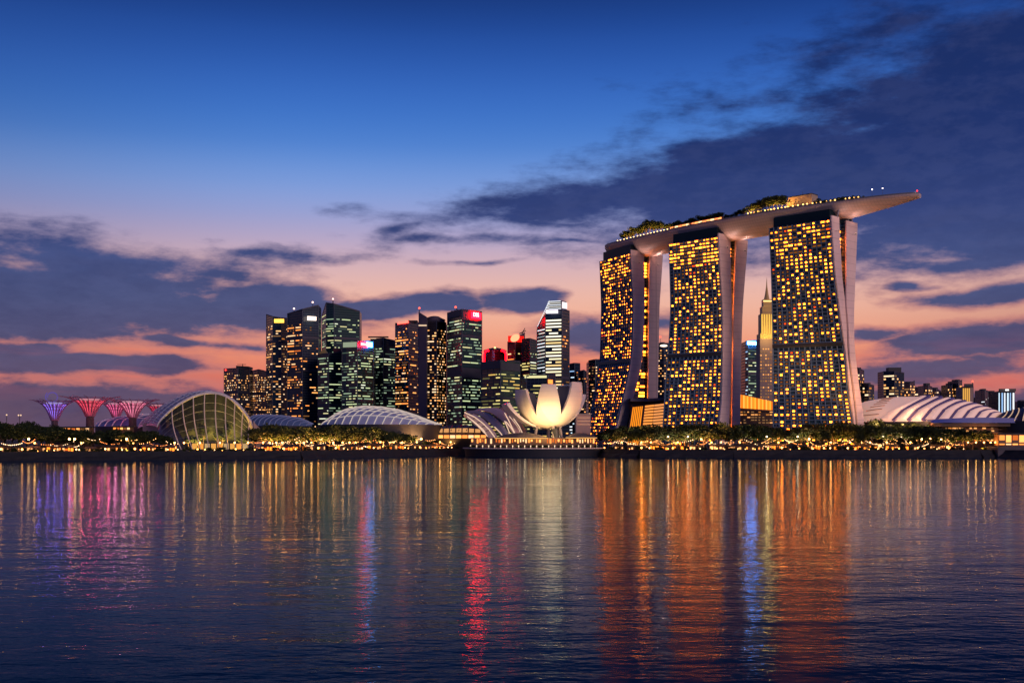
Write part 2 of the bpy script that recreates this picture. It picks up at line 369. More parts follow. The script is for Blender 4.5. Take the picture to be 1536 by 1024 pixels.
for u in range(-380, 1800, 20):
    D = shore_at(u); x, y = at(u, D+2); rows[0].append((x, y, GZ+.012)); x, y = at(u, D+16); rows[1].append((x, y, GZ+.012))
p.grid(rows); o = p.build('promenade', PAVE); o['kind'] = 'structure'
# ------------------------------------------------------------------ lit windows
PAL = {
 'hotel': [emi('amber_bright', (1,.16,.007), 34), emi('amber', (1,.16,.007), 17), emi('amber_soft', (1,.22,.01), 5), emi('amber_pale', (1,.20,.02), 7.5), emi('amber_dim', (1,.30,.04), .28), emi('amber_red', (1,.07,.004), 2.0)],
 'warm': [emi('warm_a', (1,.50,.19), 1.8), emi('warm_b', (1,.42,.12), 1.3), emi('warm_c', (1,.68,.40), 1.5), emi('warm_d', (1,.5,.2), .28), emi('warm_e', (1,.34,.06), .7)],
 'green': [emi('green_a', (.80,.95,.50), .95), emi('green_b', (.62,.85,.55), .6), emi('green_c', (1,.92,.45), .9), emi('green_d', (.4,.6,.45), .18), emi('green_e', (.95,1,.75), 1.2)],
 'orange': [emi('orange_a', (1,.36,.09), 2.2), emi('orange_b', (1,.30,.06), 1.6), emi('orange_c', (1,.55,.26), 1.7), emi('orange_d', (1,.4,.1), .25), emi('orange_e', (1,.22,.04), .8)],
 'yellow': [emi('yellow_a', (1,.80,.28), 1.1), emi('yellow_b', (.95,.85,.30), .8), emi('yellow_c', (1,.62,.15), .9), emi('yellow_d', (.6,.55,.2), .22)],
 'cream': [emi('cream_a', (1,.82,.48), 1.5), emi('cream_b', (1,.90,.66), 1.6), emi('cream_c', (1,.68,.28), 1.2)],
 'silver': [emi('silver_a', (.9,.93,1), 1.1), emi('silver_b', (1,.95,.85), .8), emi('silver_c', (.6,.72,.8), .45)],
 'blue': [emi('blue_a', (.65,.85,1), 1.2), emi('blue_b', (.35,.6,1), .9), emi('blue_c', (.9,.95,1), 1.3)],
}
UQ = {}
def unit(mat):
    if mat.name not in UQ:
        me = bpy.data.meshes.new('pane'); me.from_pydata([(-.5,0,-.5),(.5,0,-.5),(.5,0,.5),(-.5,0,.5)], [], [(0,1,2,3)]); me.materials.append(mat); UQ[mat.name] = me
    return UQ[mat.name]
def put_windows(parent, quads, pal, limit=100, nm='window'):
    """quads: (p0, p1, z0, z1, palette index) on vertical walls; the largest become single panes, the rest one part"""
    quads.sort(key=lambda q: -(sqrt((q[0][0]-q[1][0])**2+(q[0][1]-q[1][1])**2)*(q[3]-q[2]))*(1.0 if 'dim' not in pal[q[4]].name and not pal[q[4]].name.endswith('_d') else .5))
    off = WL[parent.name]
    for (a, b, z0, z1, mi) in quads[:limit]:
        o = bpy.data.objects.new(nm, unit(pal[mi])); C.objects.link(o); o.parent = parent
        o.location = ((a[0]+b[0])/2-off.x, (a[1]+b[1])/2-off.y, (z0+z1)/2-off.z)
        o.rotation_euler = (0, 0, atan2(b[1]-a[1], b[0]-a[0])); o.scale = (sqrt((a[0]-b[0])**2+(a[1]-b[1])**2), 1, z1-z0)
    if len(quads) > limit:
        m = MB()
        for (a, b, z0, z1, mi) in quads[limit:]:
            m.quad((a[0],a[1],z0), (b[0],b[1],z0), (b[0],b[1],z1), (a[0],a[1],z1), mi)
        o = m.build('window_field', pal, parent); o['kind'] = 'stuff'

# ------------------------------------------------------------------ the three hotel towers
def interp(pts, x):
    pts = sorted(pts)
    if x <= pts[0][0]: return pts[0][1]
    for (a, b), (c, d) in zip(pts, pts[1:]):
        if x <= c:
            t = (x-a)/(c-a); return b+(d-b)*t
    return pts[-1][1]
def smooth_interp(pts, x):
    return (interp(pts, x-14)+interp(pts, x-7)+2*interp(pts, x)+interp(pts, x+7)+interp(pts, x+14))/6
ZT = 188.0
FAC = curtain('hotel_facade', (.025,.06,.10), (.09,.16,.24), 3.0, 4.6, .25, .28)
LIP = pbr('balcony_edge', (.13,.21,.31), .6, var=.2, scale=.1)
def hotel(label, cv, ncol, bandv, dense):
    # cv: five vertical edges FL FR BR B2L B2R = (distance, [(v, u)...])
    def p0(c): D, pts = c; u = smooth_interp(pts, HV-F*(ZT-HC)/D); return Vector(((u-HU)/F*D, D, 0))
    fl, fr = p0(cv[0]), p0(cv[1]); e = (fr-fl).normalized(); n = Vector((e.y, -e.x, 0))
    if n.y > 0: n = -n
    def P(i, z):
        D, pts = cv[i]; v = HV-F*(z-HC)/D; u = smooth_interp(pts, v); k = (u-HU)/F; b = p0(cv[i])
        lam = (k*b.y-b.x)/(n.x-k*n.y); q = b+n*lam; return Vector((q.x, q.y, z))
    mid = (fl+fr)/2; root = thing('hotel_tower', label, 'hotel tower', (mid.x, mid.y, GZ))
    nf = 61; zs = [GZ+(ZT-GZ)*i/nf for i in range(nf+1)]
    lv = [[P(i, z) for i in range(5)] for z in zs]
    zb = HC+(HV-bandv)/F*cv[0][0]; bandf = min(range(nf), key=lambda i: abs(zs[i]-zb))
    # front slab
    s = MB(); rows = []
    for a in lv: FL, FR, BR = a[0], a[1], a[2]; rows.append([FL, FR, BR, FL+(BR-FR)])
    s.grid(rows, 0, True); s.poly(rows[-1], 1)
    s.build('front_slab', [FAC, DKROOF], root)
    s = MB(); rows = []
    for a in lv: FL, FR, B2L, B2R = a[0], a[1], a[3], a[4]; rows.append([B2L-e*.3, B2R-e*.3, B2R+(FL-FR), B2L+(FL-FR)])
    s.grid(rows, 0, True); s.poly(rows[-1], 1)
    s.build('rear_slab', [FAC, DKROOF], root)
    # recessed glazing between the slabs
    s = MB(); rows = []
    for a in lv: rows.append([a[2]-e*3.5, a[3]-e*3.5])
    s.grid(rows, 0); s.build('atrium_glazing', FAC, root)
    # balcony edges and party fins on the facade
    s = MB()
    for i in range(nf):
        a, b = lv[i][0], lv[i][1]
        o2 = .9 if abs(i-bandf) > 0 else .15
        q0, q1 = a+n*.05, b+n*.05; w0, w1 = a+n*o2, b+n*o2; h = Vector((0,0,.55)); z0 = Vector((0,0,.003*i))
        s.quad(w0, w1, w1+h, w0+h); s.quad(q0+h, w0+h, w1+h, q1+h); s.quad(q0, q1, w1, w0)
    s.build('balcony_edges', LIP, root)
    s = MB()
    for j in range(ncol+1):
        t = j/ncol; r1 = []
        for a in lv:
            c = a[0].lerp(a[1], t*.985+.004); r1.append([c+n*.05-e*.22, c+n*1.0-e*.22, c+n*1.0+e*.22, c+n*.05+e*.22])
        s.grid(r1, 0)
    s.build('facade_fins', LIP, root)
    # dark plant-floor band
    s = MB(); a, b = lv[bandf], lv[bandf+1]
    s.quad(a[0]+n*1.1, a[1]+n*1.1, b[1]+n*1.1, b[0]+n*1.1); s.build('plant_floor', DARK, root)
    # end walls: tall white blades closing the slabs
    for (i, j) in ((1, 2), (3, 4)):
        s = MB(); rows = []
        for a in lv:
            A, B = a[i], a[j]; d = (B-A); d.z = 0
            d = d.normalized() if d.length > .2 else Vector((.7,.7,0))
            rows.append([A-d*.25+e*.1, A-d*.25+e*1.3, B+d*.25+e*1.3, B+d*.25+e*.1])
        up = Vector((0,0,3.0 if i == 1 else 1.5)); rows.append([p+up for p in rows[-1]])
        s.grid(rows, 0, True); s.poly(rows[-1], 0); s.build('end_wall', CONC, root)
    # lit rooms
    R = random.Random(len(label)*13); quads = []; dimq = []
    pal = PAL['hotel']
    colk = [R.uniform(.85, 1.15) for _ in range(ncol)]
    for i in range(1, nf):
        if i in (bandf, bandf-1): continue
        rowk = R.uniform(.75, 1.2)
        hi = i > nf-9
        for j in range(ncol):
            if j == 0 and R.random() < .5: continue
            pr = (.47*rowk*colk[j]) if not hi else dense
            x = R.random()
            if x > pr+.28: continue
            t0, t1 = (j+.31)/ncol, (j+.69)/ncol
            if hi and R.random() < dense: t0, t1 = (j+.05)/ncol, (j+.95)/ncol
            a0, b0, a1, b1 = lv[i][0], lv[i][1], lv[i+1][0], lv[i+1][1]
            f0, f1 = .38, .74
            lo = lambda t, f: a0.lerp(b0, t).lerp(a1.lerp(b1, t), f)+n*.35
            mi = 4 if x > pr else R.choices([0,1,2,3,5], [4,5,5,2,.8])[0]
            if hi and mi == 0 and R.random() < .5: mi = 2
            quads.append((lo(t0,f0), lo(t1,f0), lo(t1,f1), lo(t0,f1), mi))
    for i in range(1, nf-2):      # rooms seen in the slot
        g0, g1 = lv[i][2]-e*3.2, lv[i][3]-e*3.2
        if (g1-g0).length < 2.5: continue
        for (t0, t1) in ((.08,.42),(.52,.9)):
            if R.random() < .52:
                A = g0.lerp(g1, t0); B = g0.lerp(g1, t1); quads.append((A+Vector((0,0,.8)), B+Vector((0,0,.8)), B+Vector((0,0,2.4)), A+Vector((0,0,2.4)), R.choice([0,1,2,3])))
    quads.sort(key=lambda q: (q[4] == 4, -(q[1]-q[0]).length/q[0].y))
    for q in quads[:100]:
        m = MB(); m.quad(*q[:4]); m.build('window', pal[q[4]], root)
    m = MB()
    for q in quads[100:]: m.quad(*q[:4], q[4])
    o = m.build('window_field', pal, root); o['kind'] = 'stuff'
    # glazed crown up to the roof park
    a = lv[-1]; s = MB()
    ins = lambda p, k: p.lerp((a[0]+a[4])/2, k)
    A, B = ins(a[0], .10), ins(a[1], .06)
    pl = [A, B, B+(a[4]-a[1])*.86, A+(a[4]-a[1])*.86]
    s.prism([(p.x, p.y) for p in pl], ZT-.5, ZT+8.5); s.build('crown', pbr('crown_glass', (.002,.018,.026), .5, spec=.25), root)
    # steel props from the blade tops to the hull
    for (pp, k) in ((a[1].lerp(a[2], .75), -1), (a[3].lerp(a[4], .2), -1), (a[3].lerp(a[4], .65), 1)):
        s = MB(); b0 = pp+e*.6+Vector((0,0,1)); s.tube([b0, b0+Vector((-e.x*3*k, -e.y*3*k, 10))], .45); s.build('prop', STEEL, root)
    return root, lv, e, n
T1 = hotel('left hotel tower, narrowest, with the most splayed white leg', [
 (1112, [(385,900),(460,903),(541,901),(580,894),(636,883.5),(672,874)]),
 (1062, [(380,945.4),(460,950),(530,948),(560,943),(600,934),(640,924.5),(672,916)]),
 (1074, [(382,964.4),(460,966),(530,963),(560,958.5),(600,948),(640,938.6),(672,930)]),
 (1078, [(382,973.4),(460,972.5),(595,971.4),(672,970)]),
 (1085, [(385,993),(460,987.8),(595,985.4),(672,984)])], 14, 548, .62)
T2 = hotel('middle hotel tower with nearly parallel white end blades and bright amber top floors', [
 (1013, [(364,1004),(460,1006.5),(530,1003),(560,999.5),(640,994.8),(672,992)]),
 (976, [(355,1076.3),(460,1083.4),(530,1083.4),(600,1081.5),(633,1077.5),(672,1074)]),
 (988, [(358,1093.3),(460,1095.6),(530,1096),(600,1093.7),(633,1091.6),(672,1090)]),
 (996, [(360,1102.7),(460,1099),(530,1098),(600,1097),(672,1096)]),
 (1003, [(363,1119.8),(460,1112),(530,1109.6),(600,1108.5),(672,1108)])], 13, 537, .72)
T3 = hotel('right hotel tower, nearest and widest, with white blades joining halfway down', [
 (937, [(342,1153.7),(400,1157),(460,1158.5),(530,1159.7),(633,1159.7),(672,1159.7)]),
 (899, [(329,1245.5),(400,1250.4),(475,1259.5),(530,1267.4),(589,1273),(631,1279),(672,1284)]),
 (906, [(335,1256.5),(417,1261),(456,1266),(480,1270),(530,1272),(600,1281),(672,1288)]),
 (912, [(335,1267.6),(456,1267.6),(480,1270.5),(530,1272.5),(600,1281.5),(672,1288.5)]),
 (924, [(338,1284),(400,1281.5),(470,1278.5),(518,1279),(577,1286),(632,1294),(672,1301)])], 13, 524, .50)

# ------------------------------------------------------------------ roof park (ship-shaped platform on the towers)
ctl = [(62,1160),(97,1126),(116,1096),(174,1012),(247,932),(316,878),(372,838)]
def cat(t):
    n = len(ctl)-3; t = max(0, min(n-1e-6, t*n)); i = int(t); f = t-i; p = [Vector((*c, 0)) for c in ctl[i:i+4]]
    return .5*((2*p[1])+(-p[0]+p[2])*f+(2*p[0]-5*p[1]+4*p[2]-p[3])*f*f+(-p[0]+3*p[1]-3*p[2]+p[3])*f*f*f)
raw = [cat(i/400) for i in range(401)]; acc_l = [0]
for a, b in zip(raw, raw[1:]): acc_l.append(acc_l[-1]+(b-a).length)
def path(s):
    L = s*acc_l[-1]
    for i in range(400):
        if acc_l[i+1] >= L: 
            f = (L-acc_l[i])/(acc_l[i+1]-acc_l[i]); p = raw[i].lerp(raw[i+1], f); d = (raw[i+1]-raw[i]).normalized(); return p, d
    return raw[-1], (raw[-1]-raw[-2]).normalized()
def hw(s):
    a = min(1, sqrt(max(0, 1-((.10-s)/.10)**2))) if s < .10 else 1
    b = 1 if s < .66 else sqrt(max(0, 1-((s-.66)/.345)**2.0))
    return max(.6, 19.5*a*b)
def hd(s):
    a = .35+.65*min(1, s/.14); b = 1 if s < .70 else max(.10, 1-((s-.70)/.30)**1.3*.92)
    return 13.5*a*b
DZ = 201.5
park = thing('roof_park', 'long ship-shaped platform of gardens laid across the tops of three hotel towers', 'roof park', (raw[200].x, raw[200].y, DZ))
rows = []; deck = []; par = []
NS = 90
for i in range(NS+1):
    s = i/NS; p, d = path(s); nn = Vector((d.y, -d.x, 0)); nn = nn if nn.y < 0 else -nn
    w = hw(s); dd = hd(s); rise = 1.5*max(0, (s-.8)/.2)
    r = [p+nn*w*c+Vector((0,0,z+rise)) for c, z in [(1, DZ+.9), (1.0, DZ-1.2)]]
    for k in range(1, 14):
        c = cos(pi*k/14); r.append(p+nn*w*c*.985+Vector((0,0,DZ+rise-1.2-dd*(1-abs(c)**2.4)**.8)))
    r += [p-nn*w+Vector((0,0,DZ-1.2+rise)), p-nn*w+Vector((0,0,DZ+.9+rise))]
    rows.append(r)
    deck.append([p+nn*(w-.25)+Vector((0,0,DZ+rise)), p-nn*(w-.25)+Vector((0,0,DZ+rise))])
    par.append((p, nn, w, rise))
h = MB(); h.grid(rows); h.poly(rows[0]); h.poly(rows[-1][::-1]); h.build('hull', HULL, park, smooth=True)
h = MB(); h.grid(deck); h.build('deck', PAVE, park)
for sg in (1, -1):
    h = MB(); h.grid([[p+nn*sg*(w+.12)+Vector((0,0,DZ+.4+ri)), p+nn*sg*(w+.12)+Vector((0,0,DZ+1.5+ri)), p+nn*sg*(w-.1)+Vector((0,0,DZ+1.5+ri)), p+nn*sg*(w-.1)+Vector((0,0,DZ+.4+ri))] for p, nn, w, ri in par], 0, True)
    h.build('parapet', pbr('parapet_grey', (.16,.17,.2), .5), park)
def deck_at(u, off):
    """point on the deck that is off metres inside the near edge, abreast of column u of the roof line"""
    best = None
    for i in range(301):
        s = i/300; p, d = path(s); nn = Vector((d.y, -d.x, 0)); nn = nn if nn.y < 0 else -nn
        w = hw(s); o_ = min(off, w*1.6); q = p+nn*(w-o_); uu = HU+F*q.x/q.y
        if best is None or abs(uu-u) < best[0]: best = (abs(uu-u), q, s, d)
    q = best[1]; return Vector((q.x, q.y, DZ+1.5*max(0, (best[2]-.8)/.2))), best[3]
# floodlights on the blade tops that wash the underside of the hull
k = 0
fl_mb = MB(); fl_mb.box(-.5,.5,-.4,.4,0,.7,0); fl_mb.box(-.42,.42,-.3,.3,.705,.76,1)
FLM = [DARK, emi('flood_lens', (1,.72,.5), 6)]
flo = None
names = ['left', 'middle', 'right']
for ti, (root, lv, e, n) in enumerate((T1, T2, T3)):
    for wi, (a, b) in enumerate(((1, 2), (3, 4))):
        top = lv[-1][a].lerp(lv[-1][b], .5); pos = top+e*4.5+Vector((0,0,-9.0))
        lab = f'small floodlight on the {"front" if wi == 0 else "rear"} white blade top of the {names[ti]} hotel tower'
        f = thing('floodlight', lab, 'floodlight', pos, 0, 'floodlights under the roof park')
        body = MB(); body.box(pos.x-.5,pos.x+.5,pos.y-.4,pos.y+.4,pos.z,pos.z+.7,0); body.box(pos.x-.42,pos.x+.42,pos.y-.3,pos.y+.3,pos.z+.705,pos.z+.76,1)
        body.build('lamp_head', FLM, f)
        arm = MB(); arm.tube([pos+Vector((0,0,.3)), pos-e*3.4+Vector((0,0,.3))], .15, 5); arm.build('arm', STEEL, f)
        ld = bpy.data.lights.new('lamp', 'SPOT'); ld.energy = 8500 if wi == 1 else 5000; ld.color = (1,.56,.46); ld.spot_size = radians(165); ld.spot_blend = .7; ld.shadow_soft_size = .5
        lo = bpy.data.objects.new('lamp', ld); C.objects.link(lo); lo.parent = f; lo.location = (e.x*.6, e.y*.6, 1.2)
        dirv = Vector((e.x*.75, e.y*.75, .65)); lo.rotation_euler = dirv.to_track_quat('-Z', 'Y').to_euler()

# ------------------------------------------------------------------ trees
def crown_mesh(seed, rx, rz, n, leaf, flat=.6):
    R = random.Random(seed); m = MB(); bl = []
    for i in range(15):
        a = R.uniform(0, 2*pi); r = R.uniform(0, .72)*rx; zz = R.uniform(-.35, .55)*rz
        bl.append((r*cos(a), r*sin(a), zz, R.uniform(.28, .48)*rx, R.uniform(.26, .45)*rz))
    for i in range(n):
        b = R.choice(bl); th = R.uniform(0, 2*pi); cz = R.uniform(-1, 1); rr = R.uniform(.55, 1.08)
        sx = sqrt(1-cz*cz); c = Vector((b[0]+b[3]*rr*sx*cos(th), b[1]+b[3]*rr*sx*sin(th), b[2]+b[4]*rr*cz))
        u = Vector((R.gauss(0,1), R.gauss(0,1), R.gauss(0,1))).normalized(); v = u.cross(Vector((R.gauss(0,1), R.gauss(0,1), R.gauss(0,1)))).normalized()
        s = leaf*R.uniform(.6, 1.4); m.quad(c-u*s-v*s*.6, c+u*s-v*s*.5, c+u*s*.8+v*s*.6, c-u*s*.7+v*s*.5)
    me_o = m.build('crown', LEAF); me = me_o.data; bpy.data.objects.remove(me_o); return me
def trunk_mesh(seed, h, rx, r0):
    R = random.Random(seed); m = MB()
    m.tube([(0,0,-.3), (R.uniform(-.3,.3), R.uniform(-.3,.3), h*.5), (R.uniform(-.5,.5), R.uniform(-.5,.5), h)], [r0, r0*.75, r0*.55], 7)
    for i in range(5):
        a = 2*pi*i/5+R.uniform(-.4,.4); m.tube([(0,0,h*.85), (rx*.35*cos(a), rx*.35*sin(a), h*1.12), (rx*.62*cos(a), rx*.62*sin(a), h*1.45)], [r0*.5, r0*.32, r0*.12], 5)
    o = m.build('trunk', BARK); me = o.data; bpy.data.objects.remove(o); return me
# unit tree: 10 m tall
KT = [(crown_mesh(i, 5.2 if i % 2 else 4.4, 3.6, 1500, .30), trunk_mesh(i, 4.6, 4.6, .34)) for i in range(7)]
def tree(label, x, y, z, h, wd, kind, group, name='tree', cat_='tree'):
    t = thing(name, label, cat_, (x, y, z), random.uniform(0, 6.28), group)
    cm, tm = KT[kind % len(KT)]; s = h/10.0; k = wd/10.0
    for nm, me, zo in (('trunk', tm, 0), ('crown', cm, 6.4)):
        o = bpy.data.objects.new(nm, me); C.objects.link(o); o.parent = t; o.location = (0, 0, zo*s); o.scale = (k, k, s)
    return t
SHRUB = [crown_mesh(40+i, 1.2, .9, 420, .13) for i in range(4)]
PALM = []
for i in range(2):
    R = random.Random(80+i); m = MB()
    for kf in range(16):
        a = 2*pi*kf/16+R.uniform(-.15,.15); L = R.uniform(2.4, 3.2); up = R.uniform(.2, 1.3)
        pts = [Vector((cos(a)*L*t, sin(a)*L*t, up*sin(pi*min(1,t*1.05))*1.0 - 1.6*t*t+.2)) for t in (0,.3,.6,.85,1)]
        sd_ = Vector((-sin(a), cos(a), 0))
        for p, q_, w1, w2 in zip(pts, pts[1:], (.1,.42,.42,.25), (.42,.42,.25,.03)): m.quad(p-sd_*w1, p+sd_*w1, q_+sd_*w2-Vector((0,0,.1)), q_-sd_*w2-Vector((0,0,.1)))
    oo = m.build('crown', LEAF); PALM.append(oo.data); bpy.data.objects.remove(oo)
m = MB(); m.tube([(0,0,-.2),(.15,.1,3),(.1,0,6)], [.26,.18,.14], 6); oo = m.build('trunk', BARK); PTR = oo.data; bpy.data.objects.remove(oo)
def palm(label, loc, h, group):
    t = thing('palm_tree', label, 'palm tree', loc, random.uniform(0,6), group); s = h/7.0
    for nm, me, zo in (('trunk', PTR, 0), ('crown', PALM[random.randrange(2)], 6)):
        o = bpy.data.objects.new(nm, me); C.objects.link(o); o.parent = t; o.location = (0,0,zo*s); o.scale = (s,s,s)
def up_lamp(parent, loc, W_, col, ang_=125):  # upward spot without a fixture, added to brighten leaves
    ld = bpy.data.lights.new('hidden_uplight', 'SPOT'); ld.energy = W_; ld.color = col; ld.shadow_soft_size = .3; ld.spot_size = radians(ang_); ld.spot_blend = .6
    lo = bpy.data.objects.new('hidden_uplight', ld); C.objects.link(lo); lo.parent = parent; lo.location = loc; lo.rotation_euler = (pi, 0, 0); return lo
def point_lamp(parent, loc, W_, col, r=.3):
    ld = bpy.data.lights.new('lamp', 'POINT'); ld.energy = W_; ld.color = col; ld.shadow_soft_size = r
    lo = bpy.data.objects.new('lamp', ld); C.objects.link(lo); lo.parent = parent; lo.location = loc; return lo
AMB = (1,.50,.13)
# gardens on the roof park
R = random.Random(5)
i = 0
for u, hh in [(934,7.5),(940,9),(945,8),(951,10.5),(957,9.5),(963,11),(969,11.5),(975,12),(981,11.5),(986,10.5),(991,9)]:
    p, d = deck_at(u, 6.5+R.uniform(-3,3)); tree(f'dark tree on the left roof park grove, {ordn(i)} from the left', p.x, p.y, p.z, hh*1.4, hh*1.1, i, 'grove on the left end of the roof park'); i += 1
p, d = deck_at(906, 6); tree('small lone round tree at the far left tip of the roof park', p.x, p.y, p.z, 5.5, 6, 3, None)
i = 0
for u, hh in [(1085,4.5),(1091,5),(1097,4.5),(1104,6),(1111,7),(1117,6.5)]:
    p, d = deck_at(u, 7+R.uniform(-3,3)); tree(f'low tree on the roof park above the middle tower, {ordn(i)} from the left', p.x, p.y, p.z, hh*1.25, hh*1.2, i+2, 'low trees in the middle of the roof park'); i += 1
i = 0
for u, hh in [(1124,8),(1130,9.5),(1136,10.5),(1142,11.5),(1148,12),(1154,12.5),(1160,12),(1166,12),(1172,11),(1178,9)]:
    p, d = deck_at(u, 6.5+R.uniform(-3,3)); tree(f'amber-lit roof park tree left of the lift block, {ordn(i)} from the left', p.x, p.y, p.z, hh*1.25, hh*1.0, i, 'amber-lit grove on the roof park'); i += 1
i = 0
for u in range(1222, 1300, 6):
    p, d = deck_at(u, 8+R.uniform(-4,4)); hh = R.uniform(4.5, 6.5) if u < 1275 else R.uniform(2.5,4)
    palm(f'small palm on the roof park right of the lift block, {ordn(i)} from the left', p, hh, 'palms right of the lift block'); i += 1
def mini_lamp(label, loc, h, r, col, k, W_, group):
    t = thing('garden_lamp', label, 'lamp', loc, 0, group)
    m = MB(); L = Vector(loc); m.tube([L, L+Vector((0,0,h))], .08, 5); m.build('post', DARK, t)
    m = MB(); m.ball((L.x, L.y, L.z+h+r*.8), r*1.25, 8); m.build('globe', emi('globe_%d_%d' % (int(col[1]*100), int(k)), col, k*1.0), t)
    if W_: up_lamp(t, (0,1.0,.5), W_*4.5, (1,.42,.07), 140)
    return t
for i, u in enumerate(range(926,1004,5)):
    p, d = deck_at(u, 2.5); mini_lamp(f'garden lamp below the left roof park grove, {ordn(i)} from the left', p, 2.0, .42, (1,.6,.2), 7, 1800, 'lamps of the left roof grove')
for i, u in enumerate(range(1122,1184,5)):
    p, d = deck_at(u, 2.0); mini_lamp(f'amber garden lamp left of the lift block, {ordn(i)} from the left', p, 2.2, .42, (1,.45,.08), 7, 4200, 'amber lamps of the roof grove')
for i, u in enumerate(range(1190, 1292, 7)):
    p, d = deck_at(u, 2.0); mini_lamp(f'warm globe lamp right of the roof park grove, {ordn(i)} from the left', p, 1.9, .55, (1,.50,.12), 5, 700 if i % 3 == 0 else 0, 'globe lamps on the right roof park edge')
for i, u in enumerate(range(1296, 1376, 7)):
    p, d = deck_at(u, .8); mini_lamp(f'tiny white rail lamp on the right tip of the roof park, {ordn(i)} from the left', p, 1.3, .20, (1,.85,.75), 4, 0, 'rail lamps on the right roof park tip')
p, d = deck_at(1376, 1); t = mini_lamp('red warning lamp at the far right tip of the roof park', p, 2.2, .5, (1,.03,.03), 4, 0, None)
for i, u in enumerate((1307, 1323)):
    p, d = deck_at(u, 6); mini_lamp(f'white lamp on a tall thin mast near the right tip, {"left" if i == 0 else "right"} one of the pair', p, 7.5, .4, (1,.8,.8), 5, 0, 'tall mast lamps near the right tip')
# terrace cabins with glowing red-orange fronts
for i, u in enumerate(range(1008, 1082, 6)):
    p, d = deck_at(u, 1.6); t = thing('terrace_cabin', f'glowing low bar cabin on the roof park, {ordn(i)} from the left', 'cabin', p, 0, 'bar cabins on the roof park')
    dd = d*2.6; nn = Vector((d.y, -d.x, 0)); nn = nn if nn.y < 0 else -nn
    m = MB(); a, b = p-dd, p+dd; m.fbox((a.x,a.y), (b.x,b.y), p.z, p.z+2.4, -3, 0) if False else m.prism([(a.x,a.y),(b.x,b.y),(b.x-nn.x*3,b.y-nn.y*3),(a.x-nn.x*3,a.y-nn.y*3)], p.z, p.z+3.8); m.build('wall', pbr('cabin_wall', (.2,.08,.05), .6), t)
    a2, b2 = p-d*2.1+nn*.1, p+d*2.1+nn*.1
    m = MB(); m.quad((a2.x,a2.y,p.z+1.7+.4*(i % 2)), (b2.x,b2.y,p.z+1.7+.4*(i % 2)), (b2.x,b2.y,p.z+3.3), (a2.x,a2.y,p.z+3.3)); m.build('window', emi('cabin_glow%d' % (i % 3), [(1,.30,.08),(1,.55,.25),(1,.2,.06)][i % 3], 2.6), t)
    m = MB(); e0, e1 = p-d*3+nn*.9, p+d*3+nn*.9; m.prism([(e0.x,e0.y),(e1.x,e1.y),(e1.x-nn.x*4.4,e1.y-nn.y*4.4),(e0.x-nn.x*4.4,e0.y-nn.y*4.4)], p.z+3.85, p.z+4.1); m.build('roof', DKROOF, t)
i = 0
for u in list(range(996, 1090, 14))+list(range(1118, 1190, 9))+list(range(1226, 1330, 6)):
    p, d = deck_at(u, 1.6+random.uniform(-.5,2.0)); sh = bpy.data.objects.new('shrub', SHRUB[i % 4]); C.objects.link(sh); k = random.uniform(1.3, 2.6) if u < 1290 else .9
    sh.location = p+Vector((0,0,k*.7)); sh.scale = (k*1.4,k,k); sh.rotation_euler = (0,0,random.uniform(0,6)); tag(sh, f'dark shrub along the near edge of the roof park, {ordn(i)} from left', 'shrub', 'shrubs on the roof park edge'); i += 1
i = 0
for u in range(1002, 1086, 7):
    p, d = deck_at(u, 8+random.uniform(-2,3)); hh = random.uniform(8.5, 11.5); tree(f'low dark tree behind the roof park bar cabins, {ordn(i)} from left', p.x, p.y, p.z, hh, hh*1.1, i, 'trees behind the bar cabins'); i += 1
# pool edge on the left tip
pts = [deck_at(u, .9) for u in range(911, 931, 3)]
t = thing('infinity_pool', 'pale cyan lit pool edge near the left tip of the roof park', 'pool', pts[3][0])
m = MB(); m.grid([[p+Vector((0,0,.1)), p+Vector((0,0,1.7))] for p, d in pts]); m.build('glass_edge', emi('pool_glow', (.35,.75,.7), .55), t)
m = MB(); m.grid([[p+Vector((0,0,1.3)), p+Vector((d.y*6,-d.x*6,1.3)) if d.y > 0 else p+Vector((-d.y*6,d.x*6,1.3))] for p, d in pts]); m.build('pool_water', pbr('pool_water', (.03,.16,.2), .05), t)
# lift block
p, d = deck_at(1205, 14); nn = Vector((d.y, -d.x, 0)); nn = nn if nn.y < 0 else -nn
t = thing('lift_block', 'beige box-shaped lift block with a sloping left side on the roof park', 'building', p)
a, b = p-d*12+nn*5, p+d*11+nn*5; c_, e_ = b-nn*10, a-nn*10
m = MB(); m.prism([(a.x,a.y),(b.x,b.y),(c_.x,c_.y),(e_.x,e_.y)], p.z, p.z+7)
ins = [Vector(x)*1 for x in (a+d*1.5, b-d*.3, c_-d*.3, e_+d*1.5)]; m.prism([(x.x,x.y) for x in ins], p.z+7.01, p.z+11.5); m.build('wall', pbr('beige_render', (.42,.33,.24), .7, var=.1), t)
m = MB(); m.prism([(x.x,x.y) for x in [a+d*1-nn*.0, b+nn*.2, c_, e_+d*1]], p.z+11.52, p.z+12.1); m.build('roof', DKROOF, t)
m = MB(); q0 = p+Vector((0,0,12)); m.tube([q0, q0+Vector((0,0,3.5))], .15, 5); m.build('mast', DARK, t)
